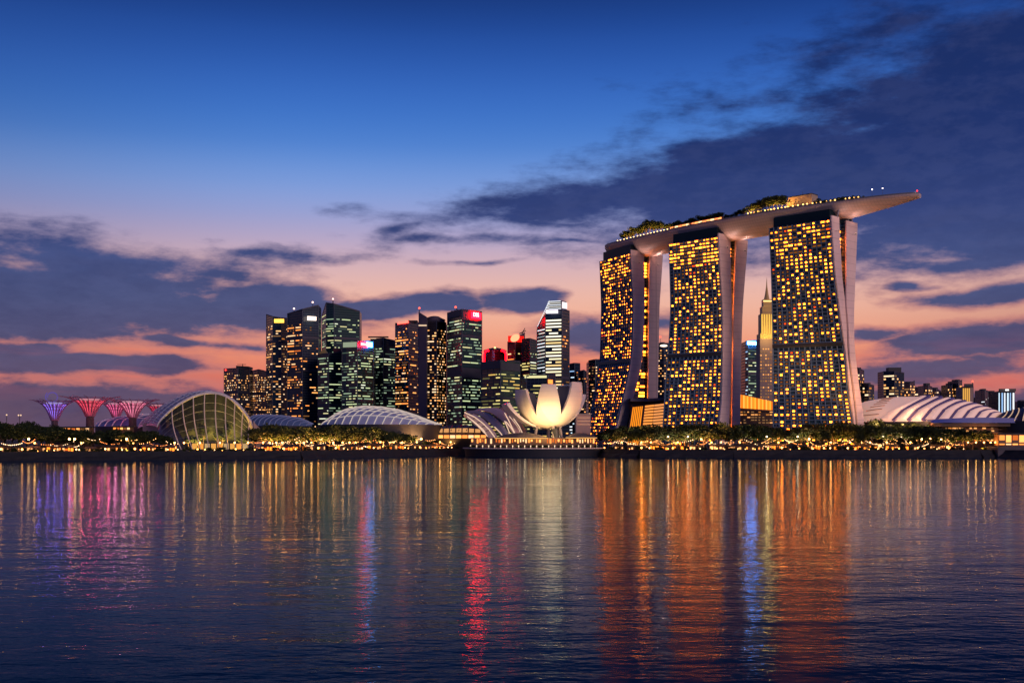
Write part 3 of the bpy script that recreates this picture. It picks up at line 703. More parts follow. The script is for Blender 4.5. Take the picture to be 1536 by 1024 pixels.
# ------------------------------------------------------------------ office and housing towers behind the bay
TEAL = curtain('glass_teal', (.009,.042,.070), (.018,.065,.10), 4.0, 3.2)
NAVY = curtain('glass_navy', (.006,.024,.056), (.014,.046,.085), 4.0, 3.6)
GREENG = curtain('glass_green', (.006,.040,.048), (.014,.066,.074), 4.0, 3.0)
BROWNG = curtain('stone_brown', (.010,.010,.018), (.05,.038,.05), 3.6, 3.4, .35, .45)
MAUVE = pbr('mauve_stone', (.11,.085,.12), .7, var=.1, scale=.03)
GREYC = pbr('grey_cladding', (.045,.045,.07), .6, var=.1, scale=.03)
EDGE = pbr('edge_trim', (.09,.11,.15), .4)
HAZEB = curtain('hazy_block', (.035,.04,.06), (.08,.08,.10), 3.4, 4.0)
PINKB = pbr('pink_stone', (.30,.22,.20), .7, var=.1, scale=.03)
ST = dict(
 off_green=dict(fh=3.9, bw=3.2, p=.56, q=.72, hr=.36, pal='green'), off_yellow=dict(fh=4.0, bw=3.2, p=.58, q=.75, hr=.36, pal='yellow'),
 res_warm=dict(fh=3.9, bw=3.6, p=.42, q=.25, hr=.42, pal='warm'), res_navy=dict(fh=4.0, bw=3.8, p=.34, q=.4, hr=.38, pal='warm'),
 off_orange=dict(fh=4.0, bw=3.2, p=.5, q=.6, hr=.42, pal='orange'), sparse=dict(fh=4.0, bw=3.6, p=.2, q=.45, hr=.36, pal='orange'),
 cream=dict(fh=4.0, bw=4, p=.95, q=.985, hr=.46, pal='cream'), silver=dict(fh=4.3, bw=4, p=.95, q=.95, hr=.30, pal='silver'), res_dot=dict(fh=3.8, bw=3.2, p=.42, q=.15, hr=.42, pal='warm'),
 dim=dict(fh=4.6, bw=4.6, p=.12, q=.3, hr=.34, pal='silver'), off_white=dict(fh=4.6, bw=4, p=.5, q=.7, hr=.36, pal='blue'), res_far=dict(fh=5, bw=5, p=.45, q=.2, hr=.5, pal='warm'))
def skyscraper(name, label, pts, tops, mat, styles, depth=45, vb=668, wtop=None, skip=(), group=None, seed=None, limit=100, base=None):
    """pts: visible plan corners left to right as (column, distance); tops: roof line per corner"""
    R = random.Random(seed or len(label)*7+int(pts[0][0]))
    P = [at(u, D) for u, D in pts]; zt = [zat(v, D) for v, (u, D) in zip(tops, pts)]
    z0 = GZ-.5 if base is None else base
    bk = [(P[-1][0]*1.01, P[-1][1]+depth), (P[0][0]*1.0, P[0][1]+depth)]
    cx = sum(p[0] for p in P)/len(P); cy = sum(p[1] for p in P)/len(P)
    t = thing(name, label, 'tower' if name != 'apartment_block' else 'apartment block', (cx, cy, GZ), 0, group)
    m = MB(); m.prism(P+bk, z0, zt+[zt[-1], zt[0]], 0, 1); m.build('wall', [mat, DKROOF], t)
    # roof parapet
    m = MB()
    for (a, b, za, zb) in zip(P, P[1:], zt, zt[1:]):
        dx, dy = b[0]-a[0], b[1]-a[1]; L = sqrt(dx*dx+dy*dy); nx, ny = dy/L*.35, -dx/L*.35
        m.v += [(a[0]+nx,a[1]+ny,za-1.2),(b[0]+nx,b[1]+ny,zb-1.2),(b[0]+nx,b[1]+ny,zb+.6),(a[0]+nx,a[1]+ny,za+.6),(b[0]-nx,b[1]-ny,zb+.6),(a[0]-nx,a[1]-ny,za+.6)]
        k = len(m.v)-6; m.f += [[k,k+1,k+2,k+3],[k+3,k+2,k+4,k+5]]; m.m += [0,0]
    m.build('parapet', GREYC, t)
    # plant-floor bands, corner mullions and rooftop plant
    mats_ = GREYC
    for fr_ in R.sample((.3,.42,.55,.68,.8), 2):
        for (p, q) in zip(P, P[1:]):
            zb_ = GZ+(min(zt)-GZ)*fr_; m = MB(); m.fbox(p, q, zb_, zb_+3.4, .02, .55); m.build('plant_band', mats_, t)
    for p in P:
        m = MB(); m.tube([(p[0], p[1]-.15, z0), (p[0], p[1]-.15, zt[P.index(p)]+.4)], .45, 5); m.build('corner_mullion', EDGE, t)
    cxb = (P[0][0]+P[-1][0])/2; wb_ = abs(P[-1][0]-P[0][0]); zr = min(zt)
    for k_ in range(3):
        xx = cxb+R.uniform(-.3,.3)*wb_; yy = cy+R.uniform(8, 26); w2 = R.uniform(1.5, .10*wb_+2); m = MB(); m.box(xx-w2, xx+w2, yy-3, yy+3, zr-2, zr+R.uniform(1.2, 3.4)); m.build('rooftop_plant', DKROOF, t)
    groups = {}
    for fi, sty in enumerate(styles):
        if not sty: continue
        s = ST[sty]; a, b = P[fi], P[fi+1]; dx, dy = b[0]-a[0], b[1]-a[1]; L = sqrt(dx*dx+dy*dy); nx, ny = dy/L*.3, -dx/L*.3
        nb = max(2, int(L/s['bw'])); pal = PAL[s['pal']]; ft = min(zt[fi], zt[fi+1])
        if wtop is not None: ft = min(ft, zat(wtop[fi] if isinstance(wtop, (list, tuple)) else wtop, a[1]))
        z = GZ+3; ws = [4,4,3,5,1][:len(pal)]
        rk = 1
        while z < ft-4:
            v = HV-F*(z-HC)/a[1]
            if any(lo < v < hi for lo, hi in skip): z += s['fh']; continue
            rk = R.choice([.35,.8,1,1.25,1.5]) if s['q'] > .5 else R.uniform(.6,1.3)
            if sty in ('cream','silver'): rk = 1
            j = 0; on = False; run = 0; cur = 0
            segs = []
            for j in range(nb):
                pl = min(.97, s['p']*rk)
                new = (R.random() < (s['q'] if on else (1-s['q'])*pl/max(.05,1-pl) if pl < .9 else .9))
                if new and not on: cur = R.choices(range(len(pal)), ws)[0]; st0 = j
                if on and not new: segs.append((st0, j, cur))
                if new and on and j-st0 >= (14 if sty in ('cream','silver') else 5): segs.append((st0, j, cur)); st0 = j; cur = R.choices(range(len(pal)), ws)[0]
                on = new
            if on: segs.append((st0, nb, cur))
            for (j0, j1, c) in segs:
                t0 = (j0+.12)/nb*.97+.015; t1 = (j1-.12)/nb*.97+.015
                groups.setdefault(s['pal'], []).append(((a[0]+dx*t0+nx, a[1]+dy*t0+ny), (a[0]+dx*t1+nx, a[1]+dy*t1+ny), z, z+s['fh']*s['hr'], c))
            z += s['fh']
    tot = sum(len(x) for x in groups.values()) or 1
    for pal, qs in groups.items(): put_windows(t, qs, PAL[pal], max(10, int(limit*len(qs)/tot)))
    return t
def sign(t, u0, u1, v0, v1, D, mat, name='sign', th=1.0, D1=None):
    a = at(u0, D); b = at(u1, D1 or D); za, zb = zat(v1, D), zat(v0, D)
    m = MB(); m.fbox(a, b, za, zb, 0, th); return m.build(name, mat, t)
def mast(t, u, v0, v1, D, r=.7, red=True, name='mast', tilt=0):
    x, y = at(u, D); x1, _ = at(u+tilt, D); z0, z1 = zat(v1, D), zat(v0, D)
    m = MB(); m.tube([(x,y,z0),(x1,y,z1)], [r, r*.6], 5); o = m.build(name, DARK, t)
    if red: m = MB(); m.ball((x1,y,z1+.8), 1.5, 8); m.build('beacon', emi('beacon_red' if red is True else 'beacon_white', (1,.10,.06) if red is True else (1,.6,.5), 3), t)
def textmesh(txt, size):
    c = bpy.data.curves.new('txt', 'FONT'); c.body = txt; c.size = size; c.extrude = .1; c.align_x = 'CENTER'; c.align_y = 'CENTER'; c.offset = .06
    o = bpy.data.objects.new('txt', c); C.objects.link(o); bpy.context.view_layer.update()
    dg = bpy.context.evaluated_depsgraph_get(); me = bpy.data.meshes.new_from_object(o.evaluated_get(dg)); bpy.data.objects.remove(o); return me

t = skyscraper('apartment_block', 'dark apartment tower with a small rooftop crane, leftmost behind the glass conservatory arch', [(336,1900),(357,1860),(374,1890)], [553,552,553], NAVY, ['res_warm','res_warm'], group=None, wtop=558)
m = MB(); a, b = at(354,1865), at(373,1885); m.prism([a,b,(b[0],b[1]+30),(a[0],a[1]+30)], zat(552,1870), zat(548.5,1870)); m.build('plant_room', DKROOF, t)
mast(t, 364, 545.5, 549, 1880, .8, False); sign(t, 356, 369, 546.2, 546.9, 1880, DARK, 'crane_jib'); sign(t, 337.5, 339.5, 553.5, 556, 1893, emi('red_lamp', (1,.05,.04), 3), 'beacon')
skyscraper('apartment_block', 'lower dark apartment tower with a flat stepped roof, left of the tall slanted-roof twins', [(375,1960),(388,1925),(400,1950)], [557,554,557], NAVY, ['res_warm','res_warm'], wtop=561)
t = skyscraper('office_tower', 'tall navy glass tower with a concave roof line and a yellow lit sign', [(399.5,1830),(409,1800),(422,1800),(434,1820)], [471.5,474.5,476.5,477.5], TEAL, ['res_navy','res_navy','res_navy'], wtop=486)
sign(t, 411.5, 426, 478.5, 484, 1799, emi('sign_yellow', (1,.50,.06), 3))
t = skyscraper('office_tower', 'tall navy glass tower with a roof rising to the right and a white lit sign', [(431,1760),(454,1735),(477.5,1750)], [470.5,463.5,457.5], NAVY, ['off_orange','sparse'], wtop=[482,484])
sign(t, 461, 474, 474.2, 480, 1733, emi('sign_white', (1,.78,.62), 3.5), D1=1740); mast(t, 441, 463.5, 468, 1765, .5, 'w'); mast(t, 469, 454, 461, 1765, .5, 'w')
t = skyscraper('office_tower', 'tall green glass tower with a roof sloping down to the right', [(483,1920),(489,1880),(501,1872),(539.5,1900)], [473,454,455.5,466.5], GREENG, ['off_green','off_green','off_green'], wtop=473)
mast(t, 499.5, 449, 456, 1890, 1.0, 'w')
t = skyscraper('office_tower', 'mid-height green glass tower with a small gold pyramid on its roof', [(477,1700),(493,1680),(514,1690)], [531,530,527], GREENG, ['off_green','off_green'], wtop=534)
x, y = at(486,1700); m = MB(); z = zat(530.5,1690); m.v = [(x-7,y-8,z),(x+7,y-8,z),(x+7,y+8,z),(x-7,y+8,z),(x,y,z+9)]; m.f = [[0,1,4],[1,2,4],[2,3,4],[3,0,4]]; m.m=[0]*4; m.build('pyramid', pbr('gilt', (.75,.5,.12), .4, .6), t)
sign(t, 500, 512, 523, 530, 1690, pbr('dark_red_panel', (.10,.012,.02), .5), 'roof_panel')
t = skyscraper('office_tower', 'broad green glass office tower carrying a red and blue lit sign', [(513,1640),(536,1612),(560,1640)], [514,511.5,511.5], GREENG, ['off_green','off_green'], wtop=523, limit=100)
sign(t, 515, 535, 513.5, 521, 1620, emi('sign_grey_green', (.42,.50,.34), .7), D1=1611); sign(t, 540.5, 550, 512.6, 520, 1612, emi('sign_red', (1,.003,.006), 40), D1=1622); sign(t, 550.1, 558, 512.6, 520, 1622.2, emi('sign_blue', (.03,.32,1), 35), D1=1634)
sign(t, 541.5, 557, 514.4, 517.2, 1609.5, emi('sign_letters', (1,.85,.9), 2.6), 'sign_lettering', D1=1628)
t = skyscraper('office_tower', 'grey-topped office tower with an open roof canopy beside the red and blue sign', [(556,1720),(575,1700),(594,1720)], [508.5,507,511], GREENG, ['off_green','off_green'], wtop=519)
sign(t, 553, 583, 505, 506.5, 1715, DARK, 'roof_canopy', 8); sign(t, 556, 581, 507, 508, 1712, emi('canopy_light', (1,.62,.4), .9), 'canopy_light')
sign(t, 568, 592.5, 509.5, 517, 1698, GREYC, 'crown_panel', D1=1717)
t = skyscraper('office_tower', 'dark tower with a red neon roof line and many orange windows', [(593,1660),(613,1635),(628,1665)], [485,484,483.5], NAVY, ['off_orange','sparse'], wtop=490)
sign(t, 597, 613, 484.2, 486.2, 1652, emi('neon_salmon', (1,.03,.02), 12), 'neon_strip', D1=1633); sign(t, 613.5, 627, 481.5, 484, 1655, DKROOF, 'plant_room', 12)
t = skyscraper('apartment_block', 'tall mauve stone tower with a pointed fin on its left and a rounded crown', [(627.5,1560),(641,1540),(655,1535),(669,1556)], [485,481,481,484], BROWNG, [None,'res_dot','res_dot'], wtop=488)
m = MB(); a, b = at(627.8,1540), at(640,1530); m.prism([a,b,(b[0],b[1]+14),(a[0],a[1]+14)], GZ, [zat(467.5,1540),zat(475,1530),zat(475,1530),zat(467.5,1540)]); m.build('fin', MAUVE, t)
m = MB(); rows = []
for i in range(13):
    u = 639+28.5*i/12; vv = 475.5-1.8*sin(pi*min(1,i/10)) + max(0,(i-8))*.6; a = at(u, 1536+(i/12-.5)**2*40); rows.append([(a[0],a[1],zat(482.5,1536)),(a[0],a[1],zat(vv,1536)),(a[0],a[1]+20,zat(vv,1536))])
m.grid(rows); m.build('crown', MAUVE, t); mast(t, 629, 463, 468, 1545, .7)
sign(t, 628, 640, 487, 489, 1528, emi('pale_strip', (1,.7,.45), .9), 'light_strip')
t = skyscraper('office_tower', 'tall two-faced office tower with a white DBS sign on glowing red', [(671,1520),(693,1480),(722.5,1510)], [469.5,464,467.5], GREENG, ['off_green','off_green'], wtop=[478,478], skip=((551,567),))
for (u0,u1,d0,d1,v0,v1) in ((671.2,693,1518,1478.8,551,566),(693,722.3,1478.8,1508.5,551,566),(671.2,693,1518,1478.8,470,478),(693,722.3,1478.8,1508.5,466.5,479)): sign(t, u0, u1, v0, v1, d0, GREYC, 'plant_floor', .4, D1=d1)
sign(t, 706.5, 720.5, 467.8, 477.3, 1490, emi('sign_dbs_red', (1,.0005,.002), 100), 'sign', 1.0, D1=1504)
me = textmesh('DBS', 7.4); me.materials.append(emi('sign_letters2', (1,.72,.70), 3.2)); o = bpy.data.objects.new('sign_lettering', me); C.objects.link(o); o.parent = t
a, b = at(706.5,1488.2), at(720.5,1502.2); c_ = Vector(((a[0]+b[0])/2+.6,(a[1]+b[1])/2-1.1,zat(472.4,1496))); o.location = c_-WL[t.name]; o.rotation_euler = (pi/2,0,atan2(b[1]-a[1],b[0]-a[0])); o.scale = (.86,1,1)
mast(t, 687, 461.5, 466, 1500, .9, True, 'mast', -3.5)
t = skyscraper('office_tower', 'dark domed tower outlined by a red neon arch', [(726,1640),(742,1625),(759,1640)], [527,525,527], NAVY, [None,None])
m = MB(); pts = [(727,541),(727,531),(729,527),(733,525.5)]; 
for side in (1,-1):
    pl = [Vector((*at(742.5+(u-742.5)*side, 1618), zat(v,1618))) for u, v in [(726,542),(726,531),(728,527),(733,525)]]; m.tube(pl, 1.5, 6)
m.build('neon_arch', emi('neon_red', (1,.0006,.0024), 35), t)
x, y = at(742.5,1645); m = MB(); m.lathe([(17,zat(527,1640)),(16,zat(524.5,1640)),(10,zat(522.5,1640)),(3,zat(521,1640)),(.5,zat(519.5,1640))], 16, (x,y,0)); m.build('dome', DKROOF, t)
m = MB(); m.ball((x,y-10,zat(521.5,1635)),1.6,8); m.build('beacon', emi('beacon_gold',(1,.55,.2),3), t)
t = skyscraper('office_tower', 'broad grey-topped office tower with yellow window rows, below the red neon arch', [(721.5,1420),(751,1385),(780,1415)], [545,540.5,542], GREENG, ['off_yellow','off_yellow'], wtop=556)
for (u0,u1,d0,d1) in ((721.6,751,1418.5,1383.6),(751,779.9,1383.6,1413.4)): sign(t, u0, u1, 543, 555, d0, GREYC, 'crown_panel', .5, D1=d1)
t = skyscraper('office_tower', 'slant-roofed tower with a glowing red oval sign and a jutting crane', [(761.5,1600),(773,1582),(787,1590)], [513,506,499], BROWNG, ['off_orange','off_yellow'], wtop=520)
sign(t, 762, 785.5, 503.5, 512.5, 1579, emi('sign_red_wash', (1,.01,.006), 1.6), 'sign_glow', .6, D1=1588)  # red glow around the oval sign, put in as an emitting panel
x, y = at(772.5,1577); m = MB(); m.lathe([(.01,0),(6,.01),(6,1.2),(.01,1.25)], 20); 
m.v = [((p[0]*1.05)+x, y-1.5-p[2], zat(507,1577)+p[1]*.85+p[0]*.28) for p in m.v]; m.build('sign', emi('sign_oval', (1,.08,.04), 8), t)
mast(t, 783, 492, 500, 1585, .8, False, 'crane', 4.5); mast(t, 779, 495.5, 500.5, 1585, .8, False, 'crane', 10)
skyscraper('office_tower', 'rounded grey-shouldered office block between the red oval sign and the white striped tower', [(783,1560),(795,1542),(806,1560)], [508.5,507.5,511], GREENG, ['off_yellow','off_green'], wtop=519)
# the pale striped tower: shaft with a chamfered, tapering top
t = skyscraper('office_tower', 'tall tower with bright white and cream window stripes and a tapering top', [(806,1440),(818,1415),(843,1405),(854,1425)], [490,471,464,466.5], NAVY, ['silver','cream','sparse'], wtop=[491,475,470], limit=100)
m = MB(); pl = [at(816,1428), at(822,1416), at(842,1409), at(851,1422)]; bk = [(pl[-1][0]-4,pl[-1][1]+30),(pl[0][0],pl[0][1]+30)]
m.v = []; z0, z1 = zat(474,1415), zat(450.5,1415); lo = pl+bk; cxm = sum(p[0] for p in lo)/6; hi = [at(823,1430), at(826,1420), at(841,1415), at(849.5,1426)]; hi += [(hi[-1][0]-4,hi[-1][1]+20),(hi[0][0],hi[0][1]+20)]
k = len(m.v); m.v += [(p[0],p[1],z0) for p in lo]+[(p[0],p[1],z1) for p in hi]; m.f = [[i,(i+1)%6,6+(i+1)%6,6+i] for i in range(6)]+[[6,7,8,9,10,11]]; m.m = [0]*7; m.build('crown', NAVY, t)
for i in range(8):
    f = i/8+.06; A = [tuple(lo[k][c]*(1-f)+hi[k][c]*f for c in (0,1)) for k in range(4)]; z = z0+(z1-z0)*f
    for (p_, q_) in ((0,1),(1,2)): 
        m = MB(); m.fbox(A[p_], A[q_], z, z+1.0, .1, .7); m.build('light_strip', PAL['silver'][(i+p_) % 2], t)
sign(t, 843, 850, 452.5, 462, 1410, emi('sign_pink_white', (1,.80,.80), 1.3), 'lit_panel', .8, D1=1420)
sign(t, 819.5, 837, 465.3, 470.2, 1406.5, emi('sign_lilac_white', (.95,.85,1), 1.8), 'sign', 1.0, D1=1403)
for (ua, va, ub, vb, D0, D2) in ((806,490,819,462,1436,1418),(819,462,824,451,1418,1420)):
    m = MB(); m.tube([(*at(ua,D0-2), zat(va,D0)), (*at(ub,D2-2), zat(vb,D2))], .35, 5); m.build('edge_light', PAL['silver'][0], t)
t = skyscraper('office_block', 'low round-shouldered dark block with a bright rim, behind the lotus petals', [(780,1290),(790,1262),(822,1258),(833,1275)], [568,563,561,562], NAVY, ['off_yellow','off_yellow','off_yellow'], wtop=571)
sign(t, 787, 820, 563.5, 567, 1263, PAL['green'][2], 'rim_light', .6, D1=1257); sign(t, 822, 828, 569, 575, 1256, emi('sign_orange', (1,.22,.04), 2.5), 'sign', 1.0, D1=1264)
skyscraper('office_block', 'dark blue block just right of the striped tower', [(853,1700),(862,1690),(870,1700)], [546,544.5,545], NAVY, ['off_white','sparse'], wtop=550)
skyscraper('office_block', 'lowest dark block in the gap right of the lotus museum', [(868,1650),(876,1640),(883,1650)], [557,555,560], NAVY, ['sparse','sparse'], wtop=560)
skyscraper('office_block', 'narrow navy block touching the left edge of the left hotel tower', [(883,1500),(893,1488),(905,1500)], [541,539,539], NAVY, ['res_dot','res_dot'], wtop=545)
t = skyscraper('apartment_block', 'dark tower with an oval lit roof sign, left of the middle hotel tower', [(984,1700),(996,1690),(1008,1700)], [516,514.5,515], NAVY, ['res_dot','res_dot'], wtop=522)
x, y = at(995.5,1686); m = MB(); m.ball((x,y,zat(518.4,1686)), 5.6, 14, 0, .30); m.v = [(p[0],y+(p[1]-y)*.25,p[2]) for p in m.v]; m.build('sign', emi('sign_peach', (1,.75,.55), 2.5), t); mast(t, 990.5, 506, 515, 1690, .35)
skyscraper('office_block', 'thin dark slab right of the middle hotel tower', [(1107,1600),(1112,1592),(1116,1600)], [521,520,526], NAVY, ['dim','dim'])
t = skyscraper('office_tower', 'dark green tower with a bright blue-white roof band, between two hotel towers', [(1118.5,1500),(1122,1490),(1144,1500)], [512,511.5,509.5], GREENG, ['off_white','off_green'], wtop=521)
sign(t, 1121, 1143.5, 512, 516.5, 1487.5, emi('band_blue', (.05,.30,1), 55), 'light_band', 1.0, D1=1497)
# gold floodlit stepped tower with a spire
D = 1380; t = thing('spire_tower', 'gold-lit stepped tower with a needle spire, half hidden by the right hotel tower', 'tower', (*at(1153,D), GZ))
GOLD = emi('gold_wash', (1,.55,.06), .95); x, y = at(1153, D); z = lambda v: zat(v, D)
m = MB(); m.box(x-10.5,x+10.5,y,y+22,GZ,z(508)); m.build('shaft', PINKB, t)
q = []; R = random.Random(3)
for i in range(28):
    zz = GZ+12+i*3.9
    for j in range(7):
        if zz < z(511) and R.random() < .8: q.append(((x-10.2+j*3,y-.2),(x-10.2+j*3+1.7,y-.2),zz,zz+1.5,R.choice([3,3,4,1])))
put_windows(t, q, PAL['warm'], 90)
for (hw_, v0, v1, mt) in ((10.2,500,508,0),(8.6,470,500,1),(7.0,459,470,0),(5.2,448,459,1)):
    m = MB(); m.box(x-hw_,x+hw_,y+10.5-hw_,y+10.5+hw_,z(v1)+.01,z(v0)); m.build('tier', pbr('gold_lit_stone', (.62,.42,.14), .5, var=.1), t)  # gold floodlight put into the stone colour
for k in range(6): m = MB(); m.box(x-8.4+k*3.0,x-7.2+k*3.0,y+1.2,y+1.85,z(500),z(471)); m.build('glow_fin', emi('gold_fin', (1,.60,.10), 1.1), t)  # floodlight glow on the tiers put in as emitting fins
for k in range(7): m = MB(); m.box(x-10+k*3.0,x-8.2+k*3.0,y-.3,y+.25,z(507),z(501)); m.build('glow_fin', emi('gold_fin', (1,.60,.10), 1.5), t)
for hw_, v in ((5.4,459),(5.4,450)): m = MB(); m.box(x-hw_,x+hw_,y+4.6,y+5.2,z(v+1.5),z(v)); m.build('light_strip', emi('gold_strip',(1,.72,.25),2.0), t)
m = MB(); m.lathe([(3.6,z(448)),(2.2,z(440)),(.8,z(428)),(.1,z(414))], 8, (x,y+10.5,0)); m.build('spire', pbr('gold_lit_stone', (.62,.42,.14)), t)
point_lamp(t, (-3,-14,z(505)-GZ), 16000, (1,.6,.15), 2)
# right-hand housing blocks
RB = [
 (1282,1296,553,556,1700,'narrow dark block immediately right of the right hotel tower','res_far',None),(1294,1311,576,578,1690,'short dark block second to the right of the right hotel tower','res_far',None),
 (1325,1356,557,559,1900,'tallest apartment block on the right skyline, with a raised roof box','res_far',(1333,1352,550.5)),(1356.5,1372,574,571,1950,'dark block with an angled roof beside the tallest one on the right','res_far',None),
 (1371,1385,582,585,2050,'low pale block behind the peak of the ribbed white roof','res_far',None),(1386,1398,578,580,2000,'small block with a pointed roof box above the white roof','res_far',(1389,1395,574)),
 (1397,1411,583,586,2100,'low hazy block right of the small pointed one','res_far',None),(1410,1423,589,590,2050,'lowest hazy block left of the stepped twin blocks','res_far',None),
 (1422,1433,577,574,1850,'left half of the stepped twin blocks beside the gold-lit block','res_far',None),(1432,1443,571,570,1840,'taller half of the stepped twin blocks beside the gold-lit block','res_far',None),
 (1461,1474,598,600,2200,'faint low block right of the gold-lit block','dim',None),(1472,1482,585,586,2100,'faint thin tower in the haze left of the blue-white one','dim',None),(1480,1497,588,590,2150,'wide faint grey slab directly left of the blue-white lit block','dim',None),
 (1526,1545,602,600,2200,'faint low block at the right edge of the picture','dim',None)]
for (u0,u1,va,vb,D,lab,sty,ph) in RB:
    um = u0+(u1-u0)*.55
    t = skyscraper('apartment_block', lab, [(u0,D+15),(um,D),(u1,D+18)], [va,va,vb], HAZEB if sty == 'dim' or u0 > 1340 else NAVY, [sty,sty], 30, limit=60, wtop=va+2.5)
    m = MB(); pp = ph or (u0+(u1-u0)*.25, u0+(u1-u0)*.7, va-2.5); a, b = at(pp[0],D+8), at(pp[1],D+8); m.prism([a,b,(b[0],b[1]+14),(a[0],a[1]+14)], zat(va+1,D), zat(pp[2],D)); m.build('plant_room', DKROOF, t)
D = 1750
t = skyscraper('apartment_block', 'gold floodlit block with a dark peaked cap on the right skyline', [(1443.5,D+10),(1455,D),(1460,D+8)], [581,580,580], PINKB, [None,None], 25)
for k in range(4): sign(t, 1444.3+k*2.9, 1446.0+k*2.9, 582, 618, D+6-k*3, emi('gold_block', (1,.50,.10), .85), 'glow_fin', .6)  # gold floodlight on the wall put in as glowing fins
sign(t, 1446, 1459, 575.5, 580, D, DKROOF, 'roof_cap', 3); mast(t, 1459, 572.5, 576, D, .7)
D = 1900
t = skyscraper('office_tower', 'blue-white striped lit block on the far right skyline', [(1497,D+12),(1503,D),(1522,D+10)], [587,586,586], HAZEB, [None,None], 30)
for k in range(6): sign(t, 1498+k*4.2, 1499.4+k*4.2+(k % 2)*.8, 589, 625, D-4, PAL['blue'][k % 3], 'glow_fin', .6)
sign(t, 1498, 1522, 583, 587, D, DARK, 'roof_canopy', 5); sign(t, 1508, 1513, 583.6, 585.8, D-6, emi('spot_white', (1,.95,.9), 2.0), 'roof_light', .6)
# ------------------------------------------------------------------ shell roofs
def prof(pl, u): return interp(pl, u)
def smprof(pl, u, k=5): return sum(interp(pl, u+d) for d in (-k,-k/2,0,k/2,k))/5
def shell_roof(name, label, cat_, pl, vb, D, dep, mat, ribmat, ribs, slant=0, lines=0, rr=.45, wallmat=None, n=60, powr=2.0, bulge=None):
    u0, u1 = pl[0][0], pl[-1][0]; x, y = at((u0+u1)/2, D)
    t = thing(name, label, cat_, (x, y, GZ))
    zb = zat(vb, D)
    def Sf(u, q, lift=0):       # q -1 (front eave) .. 0 crest .. 1 back
        u = max(u0, min(u1, u)); hgt = max(.3, zat(smprof(pl, u, 3), D)-zb); w = sqrt(max(.02, 1-((u-(u0+u1)/2)/((u1-u0)/2+1))**2))
        yy = D+dep*w*q; xx = (u-HU)/F*D; return Vector((xx, yy, zb+(hgt+lift)*max(0, 1-abs(q)**powr)**.5+lift*.0))
    rows = [[Sf(u0+(u1-u0)*i/n, -1+2*k/16) for k in range(17)] for i in range(n+1)]
    m = MB(); m.grid(rows); m.build('roof_shell', mat, t, smooth=True)
    m = MB()
    fr = [r[0] for r in rows]; bk = [r[-1] for r in rows]
    m.grid([[p, Vector((p.x, p.y+1.5, GZ-.5))] for p in fr]); m.grid([[p, Vector((p.x, p.y-1.5, GZ-.5))] for p in bk]); m.build('base_wall', wallmat or pbr('base_navy', (.012,.016,.026), .6), t)
    for i in range(ribs):
        ub = u0+(u1-u0)*(i+.3)/ribs; m = MB(); pts = []
        for k in range(15):
            q = -1+k/14*1.35; pts.append(Sf(ub+slant*(q+1), q)+Vector((0,-.1,rr*.6)))
        m.tube(pts, rr, 5); m.build('rib', ribmat, t)
    for k in range(lines):
        q = -1+(k+.6)/lines*1.15; m = MB(); pts = [Sf(u0+(u1-u0)*i/40, q)+Vector((0,-.1,rr*.5)) for i in range(1, 40)]; m.tube(pts, rr*.6, 4); m.build('purlin', ribmat, t)
    return t, Sf
ETFE = pbr('blue_white_membrane', (.36,.42,.60), .45, var=.08, scale=.1)
ETFE2 = pbr('slate_blue_roof', (.10,.16,.30), .4, var=.2, scale=.1)
RIBW = pbr('white_rib', (.80,.80,.84), .5)
LITRIB = emi('lit_rib', (1,.80,.72), .55)
shell_roof('cooled_conservatory', 'pale blue glazed shell low behind the supertrees, left of the arched conservatory', 'conservatory', [(148,637),(165,629),(190,624),(215,621),(240,622),(262,632)], 640, 1060, 40, ETFE2, RIBW, 9, 22, 3, .5)
shell_roof('ribbed_hall', 'low slate-blue ribbed roof right of the arched glass conservatory', 'hall', [(372,628),(380,622.5),(400,622),(425,623.5),(450,627),(470,636)], 639, 990, 34, ETFE2, pbr('blue_rib',(.3,.4,.6),.5), 12, 16, 0, .4)
shell_roof('gridshell_hall', 'pale blue-white gridded dome left of centre, low in front of the office towers', 'hall', [(482,637),(492,629),(505,620),(522,613),(545,609),(575,610.5),(600,615),(625,623),(645,631),(662,637)], 637, 1000, 42, ETFE, LITRIB, 15, 42, 6, .42)
# arcade with glowing ribbed glazing, behind the trees left of the lotus
t, Sf = shell_roof('glass_arcade', 'long low arcade with amber glowing glazing left of the lotus museum', 'arcade', [(618,652),(632,647),(650,641.5),(670,638.5),(700,637.5),(730,641)], 652, 1010, 20, pbr('arcade_roof', (.16,.12,.10), .5), DARK, 10, 10, 0, .5)
for k in range(11):
    m = MB(); a, b = at(629+k*9.2, 988.5), at(629+k*9.2+7.8, 988.5); m.quad((a[0],a[1],zat(657,989)), (b[0],b[1],zat(657,989)), (b[0],b[1],zat(652.2,989)), (a[0],a[1],zat(652.2,989))); m.build('window', PAL['orange'][k % 3], t)
for k in range(9):
    p0, p1 = 640+k*9.2, 640+k*9.2+7.4; m = MB(); A, B, C_, E_ = Sf(p0,-.98,.2), Sf(p1,-.98,.2), Sf(p1,-.80,.4), Sf(p0,-.80,.4); off = Vector((0,-.5,.5)); m.quad(A+off, B+off, C_+off, E_+off); m.build('glazing', emi('arcade_glow', (1,.46,.16), .75), t)

